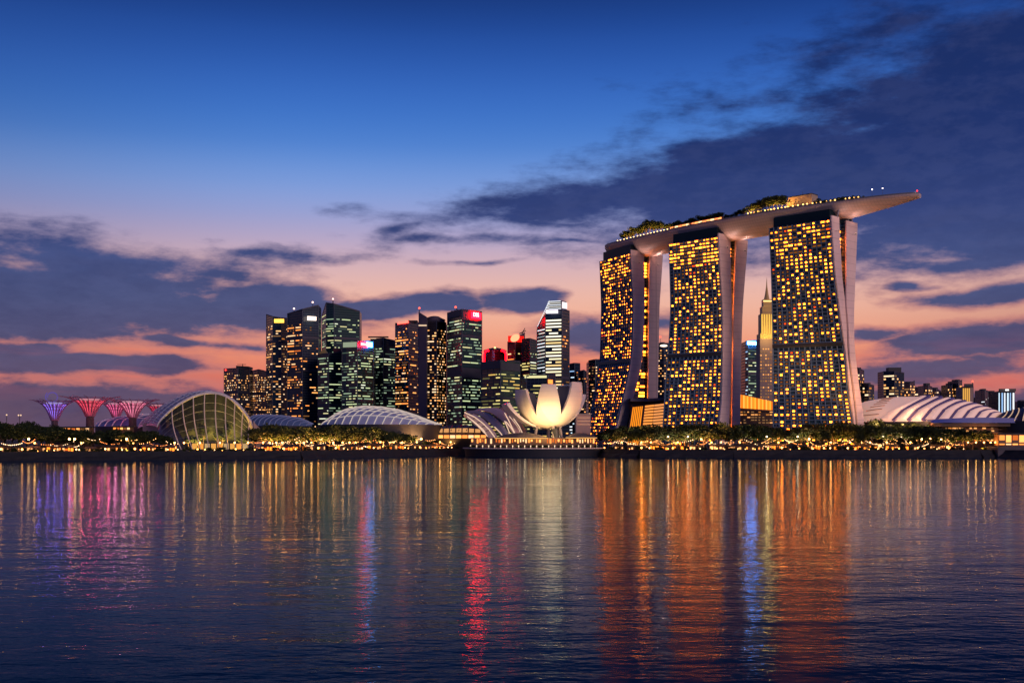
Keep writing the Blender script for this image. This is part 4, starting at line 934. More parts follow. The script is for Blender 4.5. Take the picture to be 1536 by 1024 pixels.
# big exhibition shell on the right: overlapping pale scales
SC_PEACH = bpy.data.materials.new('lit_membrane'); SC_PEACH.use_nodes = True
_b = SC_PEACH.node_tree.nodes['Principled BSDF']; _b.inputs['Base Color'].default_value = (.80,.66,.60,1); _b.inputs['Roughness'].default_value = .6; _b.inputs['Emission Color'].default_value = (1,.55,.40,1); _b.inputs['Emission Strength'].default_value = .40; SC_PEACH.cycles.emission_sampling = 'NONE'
pl = [(1284,607),(1300,601.5),(1325,597),(1350,594.8),(1380,594.8),(1410,597),(1440,603),(1465,611),(1485,619),(1500,627),(1506,632)]
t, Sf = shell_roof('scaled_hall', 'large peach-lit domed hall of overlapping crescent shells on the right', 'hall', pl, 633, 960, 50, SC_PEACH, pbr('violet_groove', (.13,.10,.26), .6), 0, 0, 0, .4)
for k in range(10):      # crescents
    ub = 1300+k*18.0; m = MB(); rows = []; edge_ = []
    for j in range(15):
        q = -1+j/14*.98; uu = ub+78*(max(0,1-q*q))**.9; wd = 17*(1-.5*(j/14))
        if uu > 1503: break
        r = [Sf(uu+wd*c-1, q)+Vector((0,-.5-2.0*sin(pi*c)*(1-.8*(j/14)**2), .4+2.0*max(0,sin(pi*c))**.7*(1-.85*(j/14)**1.5))) for c in (0,.12,.3,.5,.7,.85,1)]
        rows.append(r); edge_.append(Sf(uu+wd+.6, q)+Vector((0,-.4,.5)))
    if len(rows) > 2:
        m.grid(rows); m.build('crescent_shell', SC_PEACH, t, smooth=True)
        m = MB(); m.tube(edge_, 1.7, 6); m.build('groove', pbr('violet_groove', (.13,.10,.26)), t)
for k in range(8):
    m = MB(); m.tube([Sf(1286+i*2.4+k*5.0, -1+(k+.5)/9)+Vector((0,-.2,.3)) for i in range(8)], .35, 4); m.build('seam', pbr('seam_tan', (.55,.38,.28), .6), t)
for i, u in enumerate((1296,1316,1336,1356,1376,1396)):  # pole spots added to give the glowing shells a warm gradient
    x, y = at(u, 903); z_ = 24
    f = thing('floodlight', f'added floodlight on a tall pole before the scaled hall, {ordn(i)} from the left', 'floodlight', (x, y, GZ), 0, 'added floodlights before the scaled hall')
    m = MB(); m.tube([(x,y,GZ),(x,y,z_)], .2, 6); m.build('pole', DARK, f); m = MB(); m.box(x-.6,x+.6,y-.4,y+.4,z_,z_+.8); m.build('lamp_head', DARK, f)
    ld = bpy.data.lights.new('lamp', 'SPOT'); ld.energy = 9000; ld.color = (1,.48,.24); ld.spot_size = radians(150); ld.spot_blend = .8; ld.shadow_soft_size = .5
    lo = bpy.data.objects.new('lamp', ld); C.objects.link(lo); lo.parent = f; lo.location = (0,.5,z_-GZ+1.2); lo.rotation_euler = Vector((0,.8,.6)).to_track_quat('-Z','Y').to_euler()
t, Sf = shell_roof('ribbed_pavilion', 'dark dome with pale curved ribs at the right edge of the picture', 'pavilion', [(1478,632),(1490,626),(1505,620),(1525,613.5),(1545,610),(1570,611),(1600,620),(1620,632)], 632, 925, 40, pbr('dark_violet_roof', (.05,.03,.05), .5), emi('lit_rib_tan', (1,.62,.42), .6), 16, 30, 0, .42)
# waterfront hall under the blue fascia
D = 905
t = thing('waterfront_hall', 'long low hall with a deep blue roof edge and amber-lit terraces at far right', 'hall', (*at(1470,D), GZ))
m = MB(); n = 30; rows = []
for i in range(n+1):
    u = 1396+i*(1580-1396)/n; f = i/n; vt = 629.5-3.6*sin(pi*min(1,f*1.1)); vb_ = 633.5+.6*f
    if i == 0: vt = 631.5
    x, y = at(u, D-8); rows.append([(x,y+30,zat(vt,D-8)+.5),(x,y,zat(vt,D-8)),(x,y-.8,zat(vb_,D-8)),(x,y+2,zat(vb_,D-8)-.3)])
m.grid(rows); m.build('roof', pbr('blue_fascia', (.035,.075,.42), .35, var=.12, scale=.1), t)
m = MB(); a, b = at(1402,D-6), at(1580,D-6); m.prism([a,b,(b[0],b[1]+24),(a[0],a[1]+24)], zat(639.5,D), zat(633.8,D)); m.build('soffit', pbr('brown_soffit', (.06,.032,.018), .6, var=.2), t)
m = MB(); a, b = at(1412,D+3), at(1580,D+3); m.prism([a,b,(b[0],b[1]+14),(a[0],a[1]+14)], GZ, zat(639,D)); m.build('wall', pbr('brown_wall', (.16,.09,.06), .6, var=.2), t)
R = random.Random(9)
for (v0, v1, mats, p_) in ((641,643,'warm',.75),(645,647,'warm',.7),(649.5,651,'orange',.7),(654,656.5,'orange',.55),(659,661,'orange',.6)):
    for k in range(22):
        if R.random() < p_:
            u = 1416+k*6.4; m = MB(); a, b = at(u,D+2.6), at(u+R.uniform(3,5.8),D+2.6); m.quad((a[0],a[1],zat(v1,D)),(b[0],b[1],zat(v1,D)),(b[0],b[1],zat(v0,D)),(a[0],a[1],zat(v0,D))); m.build('window', PAL[mats][R.choice([1,3,4,3] if v0 < 650 else [0,1,4])], t)
for v in (644,648.3,653): m = MB(); a, b = at(1414,D+1.2), at(1580,D+1.2); m.fbox(a, b, zat(v+.5,D), zat(v-.3,D), 0, 1.6); m.build('terrace_slab', pbr('brown_wall', (.16,.09,.06)), t)
D = 880
t = thing('waterfront_kiosk', 'amber glass-fronted kiosk on the grey quay block at the far right edge', 'kiosk', (*at(1518,D), GZ))
m = MB(); a, b = at(1498,D), at(1560,D); m.prism([a,b,(b[0],b[1]+10),(a[0],a[1]+10)], zat(668,D), zat(651,D)); m.build('wall', pbr('brown_wall', (.16,.09,.06)), t)
m = MB(); m.prism([(a[0]-1.5,a[1]-3),(b[0],b[1]-3),(b[0],b[1]+11),(a[0]-1.5,a[1]+11)], zat(650.9,D), zat(649.8,D)); m.build('roof', DARK, t)
for k in range(6):
    u = 1499+k*10; m = MB(); p, q = at(u,D-.3), at(u+8,D-.3); m.quad((p[0],p[1],zat(663 if k%2 else 660,D)),(q[0],q[1],zat(663 if k%2 else 660,D)),(q[0],q[1],zat(652.5,D)),(p[0],p[1],zat(652.5,D))); m.build('window', PAL['orange'][[1,0,4,0,1,2][k]], t)
    m = MB(); m.quad((p[0],p[1],zat(667,D)),(q[0],q[1],zat(667,D)),(q[0],q[1],zat(665,D)),(p[0],p[1],zat(665,D))); m.build('window', PAL['orange'][(k+1) % 3], t)
# grey quay block at the right edge
m = MB(); a, b = at(1497,858), at(1570,850); m.prism([a,b,(b[0],b[1]+24),(a[0],a[1]+24)], -2, [zat(670,858),zat(667.5,850),zat(667.5,850),zat(670,858)]); o = m.build('quay_block', pbr('grey_concrete', (.12,.11,.12), .8, var=.3, scale=.2)); o['kind'] = 'structure'

# ------------------------------------------------------------------ arched glass conservatory
t = thing('arched_conservatory', 'tall arched glass conservatory with white ribs and amber light inside, left of the city', 'conservatory', (*at(310,920), GZ))
rim = [(236,640),(240,632),(249,622),(261,611.5),(278,600.5),(296,592.5),(313,589),(330,590.5),(345,597),(358,607.5),(369,620.5),(377,634),(380,650),(381,668)]
DR = 925
def rimp(f, sh=0, dd=0, dv=0):
    f = f*(len(rim)-1); i = min(len(rim)-2, int(f)); k = f-i
    P_ = [rim[max(0,min(len(rim)-1,i+j))] for j in (-1,0,1,2)]
    cr = lambda a,b,c,d: .5*((2*b)+(-a+c)*k+(2*a-5*b+4*c-d)*k*k+(-a+3*b-3*c+d)*k**3)
    u, v = cr(*[p[0] for p in P_]), cr(*[p[1] for p in P_]); x, y = at(u+sh, DR+dd); return Vector((x, y, zat(v+dv, DR+dd)))
def fu(u):
    return min(range(1,200), key=lambda i: abs(HU+F*rimp(i/200).x/DR-u))/200
RB_ = [(fu(a_), b_) for a_, b_ in ((258,272),(274,289),(290,301),(307,314),(324,329),(339,342),(353,354),(365,363),(375,373))]
BS = [(0,262)]+RB_+[(1,377)]
def basep(f):
    u = interp(BS, f); y = 902+6*abs(f-.5); x, _ = at(u, y); return Vector((x, y, GZ+.2))
def face(f, g):
    A, B = rimp(f), basep(f); p = A.lerp(B, g); p.y -= 7*sin(pi*g)*.8; p.x += -2.0*sin(pi*g)*(.5-f); return p
GL = bpy.data.materials.new('conservatory_glass'); GL.use_nodes = True; _t = GL.node_tree; _t.nodes.clear()
_tr = _t.nodes.new('ShaderNodeBsdfTransparent'); _tr.inputs[0].default_value = (.75,.85,.78,1); _gl = _t.nodes.new('ShaderNodeBsdfGlossy'); _gl.inputs['Roughness'].default_value = .12; _gl.inputs[0].default_value = (.5,.6,.65,1)
_m = _t.nodes.new('ShaderNodeMixShader'); _fr = _t.nodes.new('ShaderNodeFresnel'); _fr.inputs[0].default_value = 1.7; _o = _t.nodes.new('ShaderNodeOutputMaterial')
_t.links.new(_fr.outputs[0], _m.inputs[0]); _t.links.new(_tr.outputs[0], _m.inputs[1]); _t.links.new(_gl.outputs[0], _m.inputs[2]); _t.links.new(_m.outputs[0], _o.inputs[0])
m = MB(); m.grid([[face(i/48, g/12) for g in range(13)] for i in range(49)]); m.build('glass_front', GL, t, smooth=True)
ribf = [q_[0] for q_ in RB_]
for f in ribf:
    m = MB(); m.tube([face(f, g/12)+Vector((0,-.35,0)) for g in range(13)], .40, 5); m.build('rib', pbr('warm_white_rib', (.85,.72,.6), .5), t)
for g in (.18,.32,.46,.6,.74,.87):
    m = MB(); m.tube([face(i/40, g)+Vector((0,-.15,0)) for i in range(2,40)], .09, 4); m.build('glazing_bar', STEEL, t)
m = MB(); rows = []
for i in range(61):
    f = i/60; a = rimp(f); c_ = rimp(f, 0, 0, 0); rows.append([a+Vector((0,-1.2,-.9)), a+Vector((0,-1.2,1.0)), a+Vector((0,1.2,1.3)), a+Vector((0,1.2,-.9))])
m.grid(rows, 0, True); m.build('arch_rim', pbr('rim_white', (.72,.70,.68), .5), t)
def back(f, g):
    a = rimp(f); b = rimp(f, -30+16*f, 48, 0.5+3*f); b.z = max(GZ, b.z-1); return a.lerp(b, g)+Vector((0,0,2*sin(pi*g)))
m = MB(); m.grid([[back(i/48, g/8) for g in range(9)] for i in range(49)]); m.build('rear_shell', pbr('rear_shell', (.42,.38,.38), .4), t, smooth=True)
for k in range(26):
    m = MB(); f0 = .03+k*.03; m.tube([back(min(1,f0+.03*g/6), g/6)+Vector((-.1,-.2,.5)) for g in range(7)], .32, 4); m.build('lattice_bar', RIBW, t)
for g in (.25,.5,.75,1): m = MB(); m.tube([back(i/40, g)+Vector((-.1,-.2,.5)) for i in range(1,36)], .3, 4); m.build('lattice_bar', RIBW, t)
m = MB(); rows = []
for i in range(20):
    f = i/19; u = 214+62*f; D_ = 955-45*f; x, y = at(u, D_); vt = interp([(0,636),(.3,630),(.55,626),(.8,640),(1,660)], f); rows.append([(x,y,GZ),(x,y,zat(vt,D_))])
m.grid(rows); m.build('end_wall', pbr('peach_wall', (.55,.38,.30), .6, var=.12), t)
m = MB(); rows = []
for i in range(14):
    f = i/13; u = 380+24*f; x, y = at(u, 915+30*f); rows.append([(x,y,GZ),(x,y,zat(630+22*f**.7,915+30*f))])
m.grid(rows); m.build('end_wall', pbr('peach_wall', (.55,.38,.30)), t)
m = MB(); m.grid([[rimp(i/48, 0, 14, .6), Vector((rimp(i/48).x, 940, GZ))] for i in range(49)]); m.build('inner_backdrop', pbr('inner_dark', (.028,.040,.026), .8, var=.6, scale=.25), t)  # dark backdrop added so the sky does not show through the glass
for k in range(9):
    a, b = at(288+k*9.5, 912), at(288+k*9.5+7.6, 912); m = MB(); m.quad((a[0],a[1],GZ+.5),(b[0],b[1],GZ+.5),(b[0],b[1],GZ+5.0),(a[0],a[1],GZ+5.0)); m.build('window', emi('cons_low%d' % (k % 3), [(1,.40,.08),(1,.32,.05),(1,.55,.25)][k % 3], [1.2,1.5,.8][k % 3]), t)  # freestanding emitting panels put in for the amber glow inside
R = random.Random(4)
for k, u in enumerate((284,296,308,320,332,344,356,368)):
    x, y = at(u, 926); up_lamp(t, (x-WL[t.name].x, y-WL[t.name].y, 1.5), 42000, (1,.50,.11), 150)
    tree(f'leafy tree growing inside the arched glass conservatory, {ordn(k)} from the left', x+R.uniform(-3,3), 931+R.uniform(-3,3), GZ, R.uniform(15,24) if 1 < k < 6 else 12, 11, k, 'trees inside the conservatory')

# ------------------------------------------------------------------ supertrees
def supertree(label, u, D, vtop, vneck, half, col, col2, W_, vtilt=0):
    x, y = at(u, D); zt, zn = zat(vtop, D), zat(vneck, D); r = half/F*D
    t = thing('supertree', label, 'tree structure', (x, y, GZ), 0, 'steel supertrees in the garden')
    rn = r*.13
    m = MB(); m.lathe([(rn*1.25,GZ-.5),(rn*1.0,GZ+(zn-GZ)*.5),(rn*.95,zn),(rn*1.1,zn+2)], 14, (x,y,0)); m.build('trunk', pbr('planted_trunk', (.05,.035,.04), .8, var=.4, scale=.6, bump=.5), t)
    def rr(f): return rn+ (r-rn)*(.55*f**1.1+.45*f**4.5)
    def zz(f): return zn + (zt-zn)*(1-(1-f)**1.45)
    R = random.Random(int(u))
    for side_ in range(18):
        a = 2*pi*side_/18; m = MB(); L = R.uniform(.88,1.05); pts = []
        for k in range(9):
            f = k/8*L; da = .10*sin(f*3); pts.append((x+rr(f)*cos(a+da), y+rr(f)*sin(a+da), zz(min(1,f))-.3+(.8*max(0,f-.8))))
        m.tube(pts, [.62-.42*k/8 for k in range(9)], 5); m.build('branch', pbr('branch_purple', (.22,.10,.16), .5), t)
        m = MB(); pts2 = [(x+rr(k/8*.62)*.93*cos(a+.17), y+rr(k/8*.62)*.93*sin(a+.17), zz(k/8*.62)+.2) for k in range(9)]; m.tube(pts2, [.3]*9, 4); m.build('light_strand', emi('strand_%d' % int(col[2]*100+col[1]*10), tuple(min(1,q_+.02) for q_ in col), 1.25), t)
    for f in (.35,.5,.66,.82):
        m = MB(); m.tube([(x+rr(f)*cos(2*pi*k/28), y+rr(f)*sin(2*pi*k/28), zz(f)+.1) for k in range(29)], .22, 4); m.build('ring', pbr('branch_purple', (.22,.10,.16)), t)
    m = MB(); m.lathe([(rr(f)*.86, zz(f)-.1) for f in (.05,.2,.35,.5,.62)], 24, (x,y,0)); m.build('funnel', pbr('funnel_%d' % int(u), col2, .5), t)
    m = MB(); m.lathe([(r*.30,zz(.6)+1.0),(r*.33,zz(.6)+2.0),(.05,zz(.6)+2.2)], 20, (x,y,0)); m.build('lamp_disc', emi('disc_%d' % int(col[2]*100), tuple(min(1, c*.6+.3) for c in col), 1.0), t)
    for k in range(4):
        a = pi*.25+pi*.5*k; point_lamp(t, (r*.62*cos(a), r*.62*sin(a), zn-GZ+(zt-zn)*.25), W_, col, .6)
    point_lamp(t, (0,0,zz(.6)-GZ+6), W_, col, .6)
    return t
t = supertree('violet-blue lit supertree, leftmost, with a looped ring on top', 82, 1000, 599, 630, 38, (.30,.16,1), (.5,.4,.75), 900)
x, y = at(78, 1000); m = MB(); m.tube([(x+(6.5-2.2*k/30)*cos(k/30*2*pi*1.15+2.4)*.9, y, zat(595,1000)+(5.4-2*k/30)*sin(k/30*2*pi*1.15+2.4)) for k in range(31)], .5, 5); m.build('loop', emi('loop_violet', (.3,.2,.9), .35), t)
supertree('crimson-red lit supertree, largest and second from the left', 135, 985, 594, 624, 46, (1,.06,.13), (.75,.35,.4), 2200)
supertree('small pink lit supertree partly behind the two largest ones', 174, 1120, 601, 627, 34, (1,.12,.35), (.7,.4,.5), 1200)
supertree('magenta and white lit supertree, large one nearest the glass conservatory', 199, 1000, 598, 626, 45, (1,.22,.38), (.8,.6,.65), 1800)
supertree('dark crimson supertree peeping over the left shoulder of the arched conservatory', 238, 1150, 604, 628, 32, (.8,.03,.10), (.4,.12,.18), 800)

# ------------------------------------------------------------------ lotus museum
cx, cy = at(823, 938); t = thing('lotus_museum', 'white lotus-shaped museum with upright petals glowing amber at its base', 'museum', (cx, cy, GZ))
PET = panelled('petal_white', (.82,.73,.68), .42, 3.6, 400, .86, .06); PIN = pbr('petal_inner', (.12,.12,.13), .7)
def petal(phi, R_, zc, H, th1, hw0, hw1, zlim=None, lean=0, thk=3.4, name='petal', taper_at=.45):
    ph = radians(phi); m = MB(); N = 26; outer = []; inner = []
    for i in range(N+1):
        th = radians(12+(th1-12)*i/N); f = i/N
        hw_ = radians(hw0) if f < taper_at else radians(hw0+(hw1-hw0)*((f-taper_at)/(1-taper_at))**.85)
        r = R_*sin(min(th, pi/2)) if th <= pi/2 else R_*(1-(1-sin(th))*1.0); r += lean*f
        z = zc-H*cos(th); k = thk*(.35+.65*f)
        n_ = Vector((sin(th), 0, -cos(th)))
        ro, zo, ri, zi = r, z, r-n_.x*k, z-n_.z*k
        ro_, ri_ = [], []
        for j in range(9):
            a = ph+hw_*(-1+2*j/8); ro_.append(Vector((cx+ro*sin(a), cy-ro*cos(a), zo))); 
            a2 = ph+hw_*.97*(-1+2*j/8); ri_.append(Vector((cx+ri*sin(a2), cy-ri*cos(a2), zi)))
        outer.append(ro_); inner.append(ri_)
    m.grid(outer, 0); m.grid([r[::-1] for r in inner], 1)
    m.grid([[o_[0], i_[0]] for o_, i_ in zip(outer, inner)], 0); m.grid([[i_[-1], o_[-1]] for o_, i_ in zip(outer, inner)], 0)
    m.grid([outer[-1], inner[-1]], 2); m.grid([inner[0], outer[0]], 0)
    return m.build(name, [PET, PIN, pbr('petal_tip', (.25,.33,.5), .2)], t, smooth=False, rec=True)
petal(-2, 31, 55, 33, 95, 25.5, 10.8)                  # front centre
petal(-50, 31.5, 55, 33, 88, 24, 12)                # front left, lower
petal(49, 30.5, 56, 34, 97, 25, 11.5)                # front right
petal(-80, 43, 56, 34, 66, 26, 18, taper_at=.3)      # low left
petal(98, 31, 54, 32, 84, 22, 11)
petal(146, 29, 54, 32, 100, 22, 15); petal(-145, 30, 52, 31, 92, 22, 11); petal(-172, 29, 52, 31, 84, 20, 10)
m = MB(); m.lathe([(.1,22.6),(5,22.8),(8.2,24.5),(4,26)], 24, (cx,cy,0)); m.build('bowl_base', PET, t)
for (dx, dy) in ((-9,-6),(8,-5),(0,9),(3,-11)):
    m = MB(); m.tube([(cx+dx*1.5,cy+dy*1.5,GZ),(cx+dx,cy+dy,28.5)], [1.6,1.0], 10); m.build('column', pbr('column_grey', (.35,.3,.28), .6), t)
m = MB(); m.tube([(cx+6,cy-14,GZ),(cx+5,cy-12,22)], 3.0, 12); m.build('stair_tower', DARK, t)
pn = lambda u, v, D: Vector((*at(u, D), zat(v, D)))
# glazed ground floor and dark lens roofs around it
m = MB(); a, b = at(706,921), at(893,921); m.prism([a,b,(b[0],b[1]+18),(a[0],a[1]+18)], GZ, zat(656.5,921)); m.build('base_wall', pbr('brown_wall', (.16,.09,.06)), t)
R = random.Random(12)
for k in range(46):
    u = 707+k*4.05
    if R.random() < .85:
        a, b = at(u,920.6), at(u+R.uniform(1.6,3.2),920.6); v0, v1 = R.uniform(657.2,659), R.uniform(662,665); m = MB(); m.quad((a[0],a[1],zat(v1,921)),(b[0],b[1],zat(v1,921)),(b[0],b[1],zat(v0,921)),(a[0],a[1],zat(v0,921))); m.build('window', PAL['orange'][R.choice([0,1,0,2,4])], t)
for (u0, u1, vb_, vt_, D_) in ((742,822,657,648.5,918),(848,895,656.5,648.5,919)):
    m = MB(); rows = []
    for i in range(21):
        f = i/20; u = u0+(u1-u0)*f; h_ = (vb_-vt_)*sin(pi*f)**.7; x, y = at(u, D_); rows.append([(x,y-4,zat(vb_,D_)),(x,y-3,zat(vb_-h_*.75,D_)),(x,y+5,zat(vb_-h_,D_)),(x,y+16,zat(vb_-h_*.6,D_))])
    m.grid(rows); m.build('lens_roof', pbr('lens_roof', (.10,.08,.08), .4, var=.2), t, smooth=True)
    m = MB(); m.tube([(r[0][0], r[0][1]-.2, r[0][2]) for r in rows], .35, 5); m.build('eave_light', emi('eave', (1,.5,.15), 1.0), t)
# floodlights under the bowl
for i, (u, D_, en, h_) in enumerate(((792,895,75000,5),(824,889,34000,5),(856,894,80000,5),(768,902,40000,4))):
    x, y = at(u, D_); f = thing('floodlight', f'ground floodlight before the lotus bowl, {ordn(i)} of four', 'floodlight', (x, y, 6.7), 0, 'floodlights before the lotus')
    f['label'] = ['ground floodlight left of centre before the lotus bowl','ground floodlight directly before the lotus bowl','ground floodlight right of centre before the lotus bowl','ground floodlight before the low left petal of the lotus'][i]
    m = MB(); m.box(x-.5,x+.5,y-.4,y+.4,6.7,7.4); m.build('lamp_head', DARK, f)
    ld = bpy.data.lights.new('lamp', 'SPOT'); ld.energy = en; ld.color = (1,.62,.24); ld.spot_size = radians(85); ld.spot_blend = 1.0; ld.shadow_soft_size = .6
    lo = bpy.data.objects.new('lamp', ld); C.objects.link(lo); lo.parent = f; lo.location = (0,0,1.2)
    lo.rotation_euler = (Vector((cx, cy-22, 31))-Vector((x, y, 7.9))).to_track_quat('-Z','Y').to_euler()
# sweeping white canopies left of the lotus
def strip(parent, A, B, mat, th, name, n=20):
    m = MB(); f = lambda pl, k: (lambda i, r: Vector(pl[i]).lerp(Vector(pl[i+1]), r))(min(len(pl)-2, int(k*(len(pl)-1))), k*(len(pl)-1)-min(len(pl)-2, int(k*(len(pl)-1))))
    def sm(pl, k): return (f(pl, max(0,k-.06))+f(pl, k)*2+f(pl, min(1,k+.06)))/4
    rows = []
    for i in range(n+1):
        a, b = sm(A, i/n), sm(B, i/n); c_ = (a+b)/2+Vector((0,-2.2,1.2)); rows.append([a, c_, b, b+Vector((0,th,-.4)), a+Vector((0,th,-.4))])
    m.grid(rows, 0, True); m.poly(rows[0], 0); m.poly(rows[-1][::-1], 0); return m.build(name, mat, parent, smooth=False)
t2 = thing('fan_canopy', 'fan of sweeping white and slate-blue canopies falling right, left of the lotus museum', 'canopy', (*at(725,960), GZ))
PL = lambda *q: [pn(*x) for x in q]
BLUEC = pbr('slate_canopy', (.20,.19,.30), .45, var=.1, scale=.1); PNK = pbr('pink_canopy', (.62,.42,.42), .5, var=.08, scale=.1); TAN = pbr('tan_canopy', (.45,.30,.22), .5, var=.1)
strip(t2, PL((706,616.5,975),(722,614.5,968),(738,619,960),(752,629,952),(763,641,944),(773,654,936)), PL((728,613.5,980),(747,611,972),(757,617,964),(768,629,955),(777,641,946),(783,653,938)), PNK, 4, 'canopy_blade')
strip(t2, PL((695,621,966),(712,619,960),(726,626,953),(738,637,946),(748,648,940),(754,658,934)), PL((697,617,968),(716,614.5,962),(734,620,956),(748,631,949),(759,643,942),(767,656,936)), BLUEC, 4, 'canopy_blade')
strip(t2, PL((695,623,960),(703,629,955),(714,638,950),(724,647,944),(730,653,940),(735,659,936)), PL((697,618,964),(712,620.5,959),(724,627,953),(735,638,947),(742,647,942),(748,658,937)), pbr('panel_white', (.72,.56,.52), .5), 4, 'canopy_blade')
strip(t2, PL((749,612,975),(756,618,968),(762,626,962),(768,634,956),(773,643,950),(777,652,944)), PL((762,608,980),(768,615,974),(774,623,968),(781,632,960),(787,641,953),(791,650,947)), TAN, 3, 'canopy_blade')
for q in (PL((697,620,960),(712,627,953),(724,636,946),(734,646,940),(742,657,934)), PL((701,626,955),(714,636,949),(725,646,943),(731,656,938)), PL((706,630,954),(718,641,948),(727,651,941)),
          PL((742,642,943),(750,650,938),(756,658,933)), PL((757,633,950),(762,645,943),(766,656,936)), PL((759,634,950),(768,645,942),(774,656,936)), PL((757,621,958),(763,632,952),(769,645,944),(774,655,937)), PL((764,626,962),(772,636,955),(779,647,947),(781,655,941)), PL((770,629,960),(778,640,951),(784,652,943))):
    m = MB(); m.tube([p+Vector((0,-3.4,1.0)) for p in q], .42, 5); m.build('lit_edge', emi('lit_edge', (1,.66,.46), .95), t2)
for k in range(5):
    a = pn(703+k*6.5, 622+k*6.0, 957-k*3.4); b = pn(700+k*6.5+9, 619.5+k*6.0+1, 955-k*3.2); m = MB(); m.tube([a+Vector((0,-3,0)), b+Vector((0,-3,0))], .3, 4); m.build('cross_bar', DARK, t2)
# pink annex wall right of the lotus
t3 = thing('annex_block', 'small pinkish box building between the lotus museum and the left hotel tower', 'building', (*at(877,975), GZ))
m = MB(); a, b = at(864,972), at(886,972); m.prism([a,b,(b[0],b[1]+14),(a[0],a[1]+14)], GZ, zat(621.5,972)); m.build('wall', pbr('pink_render', (.50,.34,.30), .6, var=.1), t3)
m = MB(); m.prism([(a[0]-1,a[1]-1),(b[0]+1,b[1]-1),(b[0]+1,b[1]+15),(a[0]-1,a[1]+15)], zat(621.5,972), zat(620,972)); m.build('roof', pbr('roof_pale', (.4,.35,.35), .5), t3)
for v in (626,631,636): m = MB(); m.fbox(at(866,971.8), at(885,971.8), zat(v+.8,972), zat(v,972), .05, .4); m.build('light_strip', emi('annex_light', (1,.5,.3), .55), t3)
# round terrace
tx, ty = at(800, 936); tx -= 0; RT = 57.0
m = MB(); m.lathe([(RT-1.5,-3),(RT,5.9),(RT+1.0,6.0),(RT+1.0,6.75),(RT-.5,6.8),(.1,6.8)], 120, (tx,ty,0)); 
o = m.build('terrace', [pbr('terrace_base', (.012,.018,.032), .6)]); o['kind'] = 'structure'
m = MB(); m.lathe([(RT+1.05,6.1),(RT+1.25,6.15),(RT+1.25,6.75),(RT+1.0,6.9),(RT+.2,6.9)], 120, (tx,ty,0)); o = m.build('terrace_edge', pbr('terrace_edge_white', (.75,.62,.55), .5)); o['kind'] = 'structure'
i = 0
for u in range(697, 905, 9):
    k = (u-HU)/F; # where the view column meets the terrace rim
    A = 1+k*k; B = -2*(tx*k+ty); Cc = tx*tx+ty*ty-(RT-1.2)**2; dd = B*B-4*A*Cc
    if dd <= 0: continue
    yy = (-B-sqrt(dd))/(2*A); x = k*yy
    b_ = thing('bollard', f'white light bollard on the round terrace edge, {ordn(i)} from the left', 'bollard', (x, yy, 6.8), 0, 'light bollards on the round terrace'); i += 1
    m = MB(); m.lathe([(.34,6.8),(.34,8.3),(.28,8.5),(.01,8.55)], 8, (x,yy,0)); m.build('post', emi('bollard_glow', (1,.66,.42), .9), b_)
    m = MB(); m.lathe([(.42,8.5),(.42,8.8),(.01,8.85)], 8, (x,yy,0)); m.build('cap', emi('bollard_top', (1,.72,.45), 3.0), b_)
    if i % 3 == 1: point_lamp(b_, (0,-.8,1.6), 120, (1,.6,.3), .3)

# ------------------------------------------------------------------ halls between the hotel towers
t = thing('hotel_atrium', 'glass atrium with amber louvred front between the left and middle hotel towers', 'building', (*at(968,1040), GZ))
m = MB(); q = [pn(938,672,1035), pn(994,672,1025), pn(999,598,1045), pn(948,604,1050)]
m.poly(q); m.poly([p+Vector((0,25,0)) for p in q][::-1]); m.poly([q[3], q[2], q[2]+Vector((0,25,0)), q[3]+Vector((0,25,0))]); m.poly([q[1], q[1]+Vector((0,25,0)), q[2]+Vector((0,25,0)), q[2]]); m.build('wall', pbr('atrium_dark', (.06,.05,.05), .4), t)
bl = lambda Q, s_, r_: Q[0].lerp(Q[1], s_).lerp(Q[3].lerp(Q[2], s_), r_)
for k in range(14):
    r0, r1 = .06+k*.062, .06+k*.062+.040
    for (s0, s1, mt) in ((.40,.66,emi('atrium_a', (1,.32,.06), 1.2)), (.67,.95,emi('atrium_b', (1,.36,.10), 1.0))):
        m = MB(); m.quad(bl(q,s0,r0)+Vector((0,-.5,0)), bl(q,s1,r0)+Vector((0,-.5,0)), bl(q,s1,r1)+Vector((0,-.5,0)), bl(q,s0,r1)+Vector((0,-.5,0))); m.build('louvre_light', mt, t)
for k in range(6):
    s0 = .04+k*.052; m = MB(); m.quad(bl(q,s0,.04)+Vector((0,-.5,0)), bl(q,s0+.034,.04)+Vector((0,-.5,0)), bl(q,s0+.034,.90)+Vector((0,-.5,0)), bl(q,s0,.90)+Vector((0,-.5,0))); m.build('side_light', emi('atrium_c', (1,.28,.015), 1.2), t)
m = MB(); rows = []
for i in range(13):
    f = i/12; u = 945+(1003-945)*f; vt = 598.5+1.5*sin(pi*f)-3*f; p = pn(u, vt, 1046); rows.append([p+Vector((0,-5,-2)), p+Vector((0,-5,.5)), p+Vector((0,26,1.0)), p+Vector((0,26,-2))])
m.grid(rows, 0, True); m.build('roof', pbr('atrium_roof', (.12,.12,.17), .5), t)
t = thing('convention_hall', 'long hall with golden curtain lights between the middle and right hotel towers', 'hall', (*at(1130,1010), GZ))
D = 1000
m = MB(); a, b = at(1090,D), at(1172,D); 
m.prism([a,b,(b[0],b[1]+24),(a[0],a[1]+24)], GZ, [zat(589,D),zat(604,D),zat(604,D),zat(589,D)]); m.build('wall', pbr('hall_brown', (.17,.10,.07), .6, var=.15), t)
R = random.Random(2)
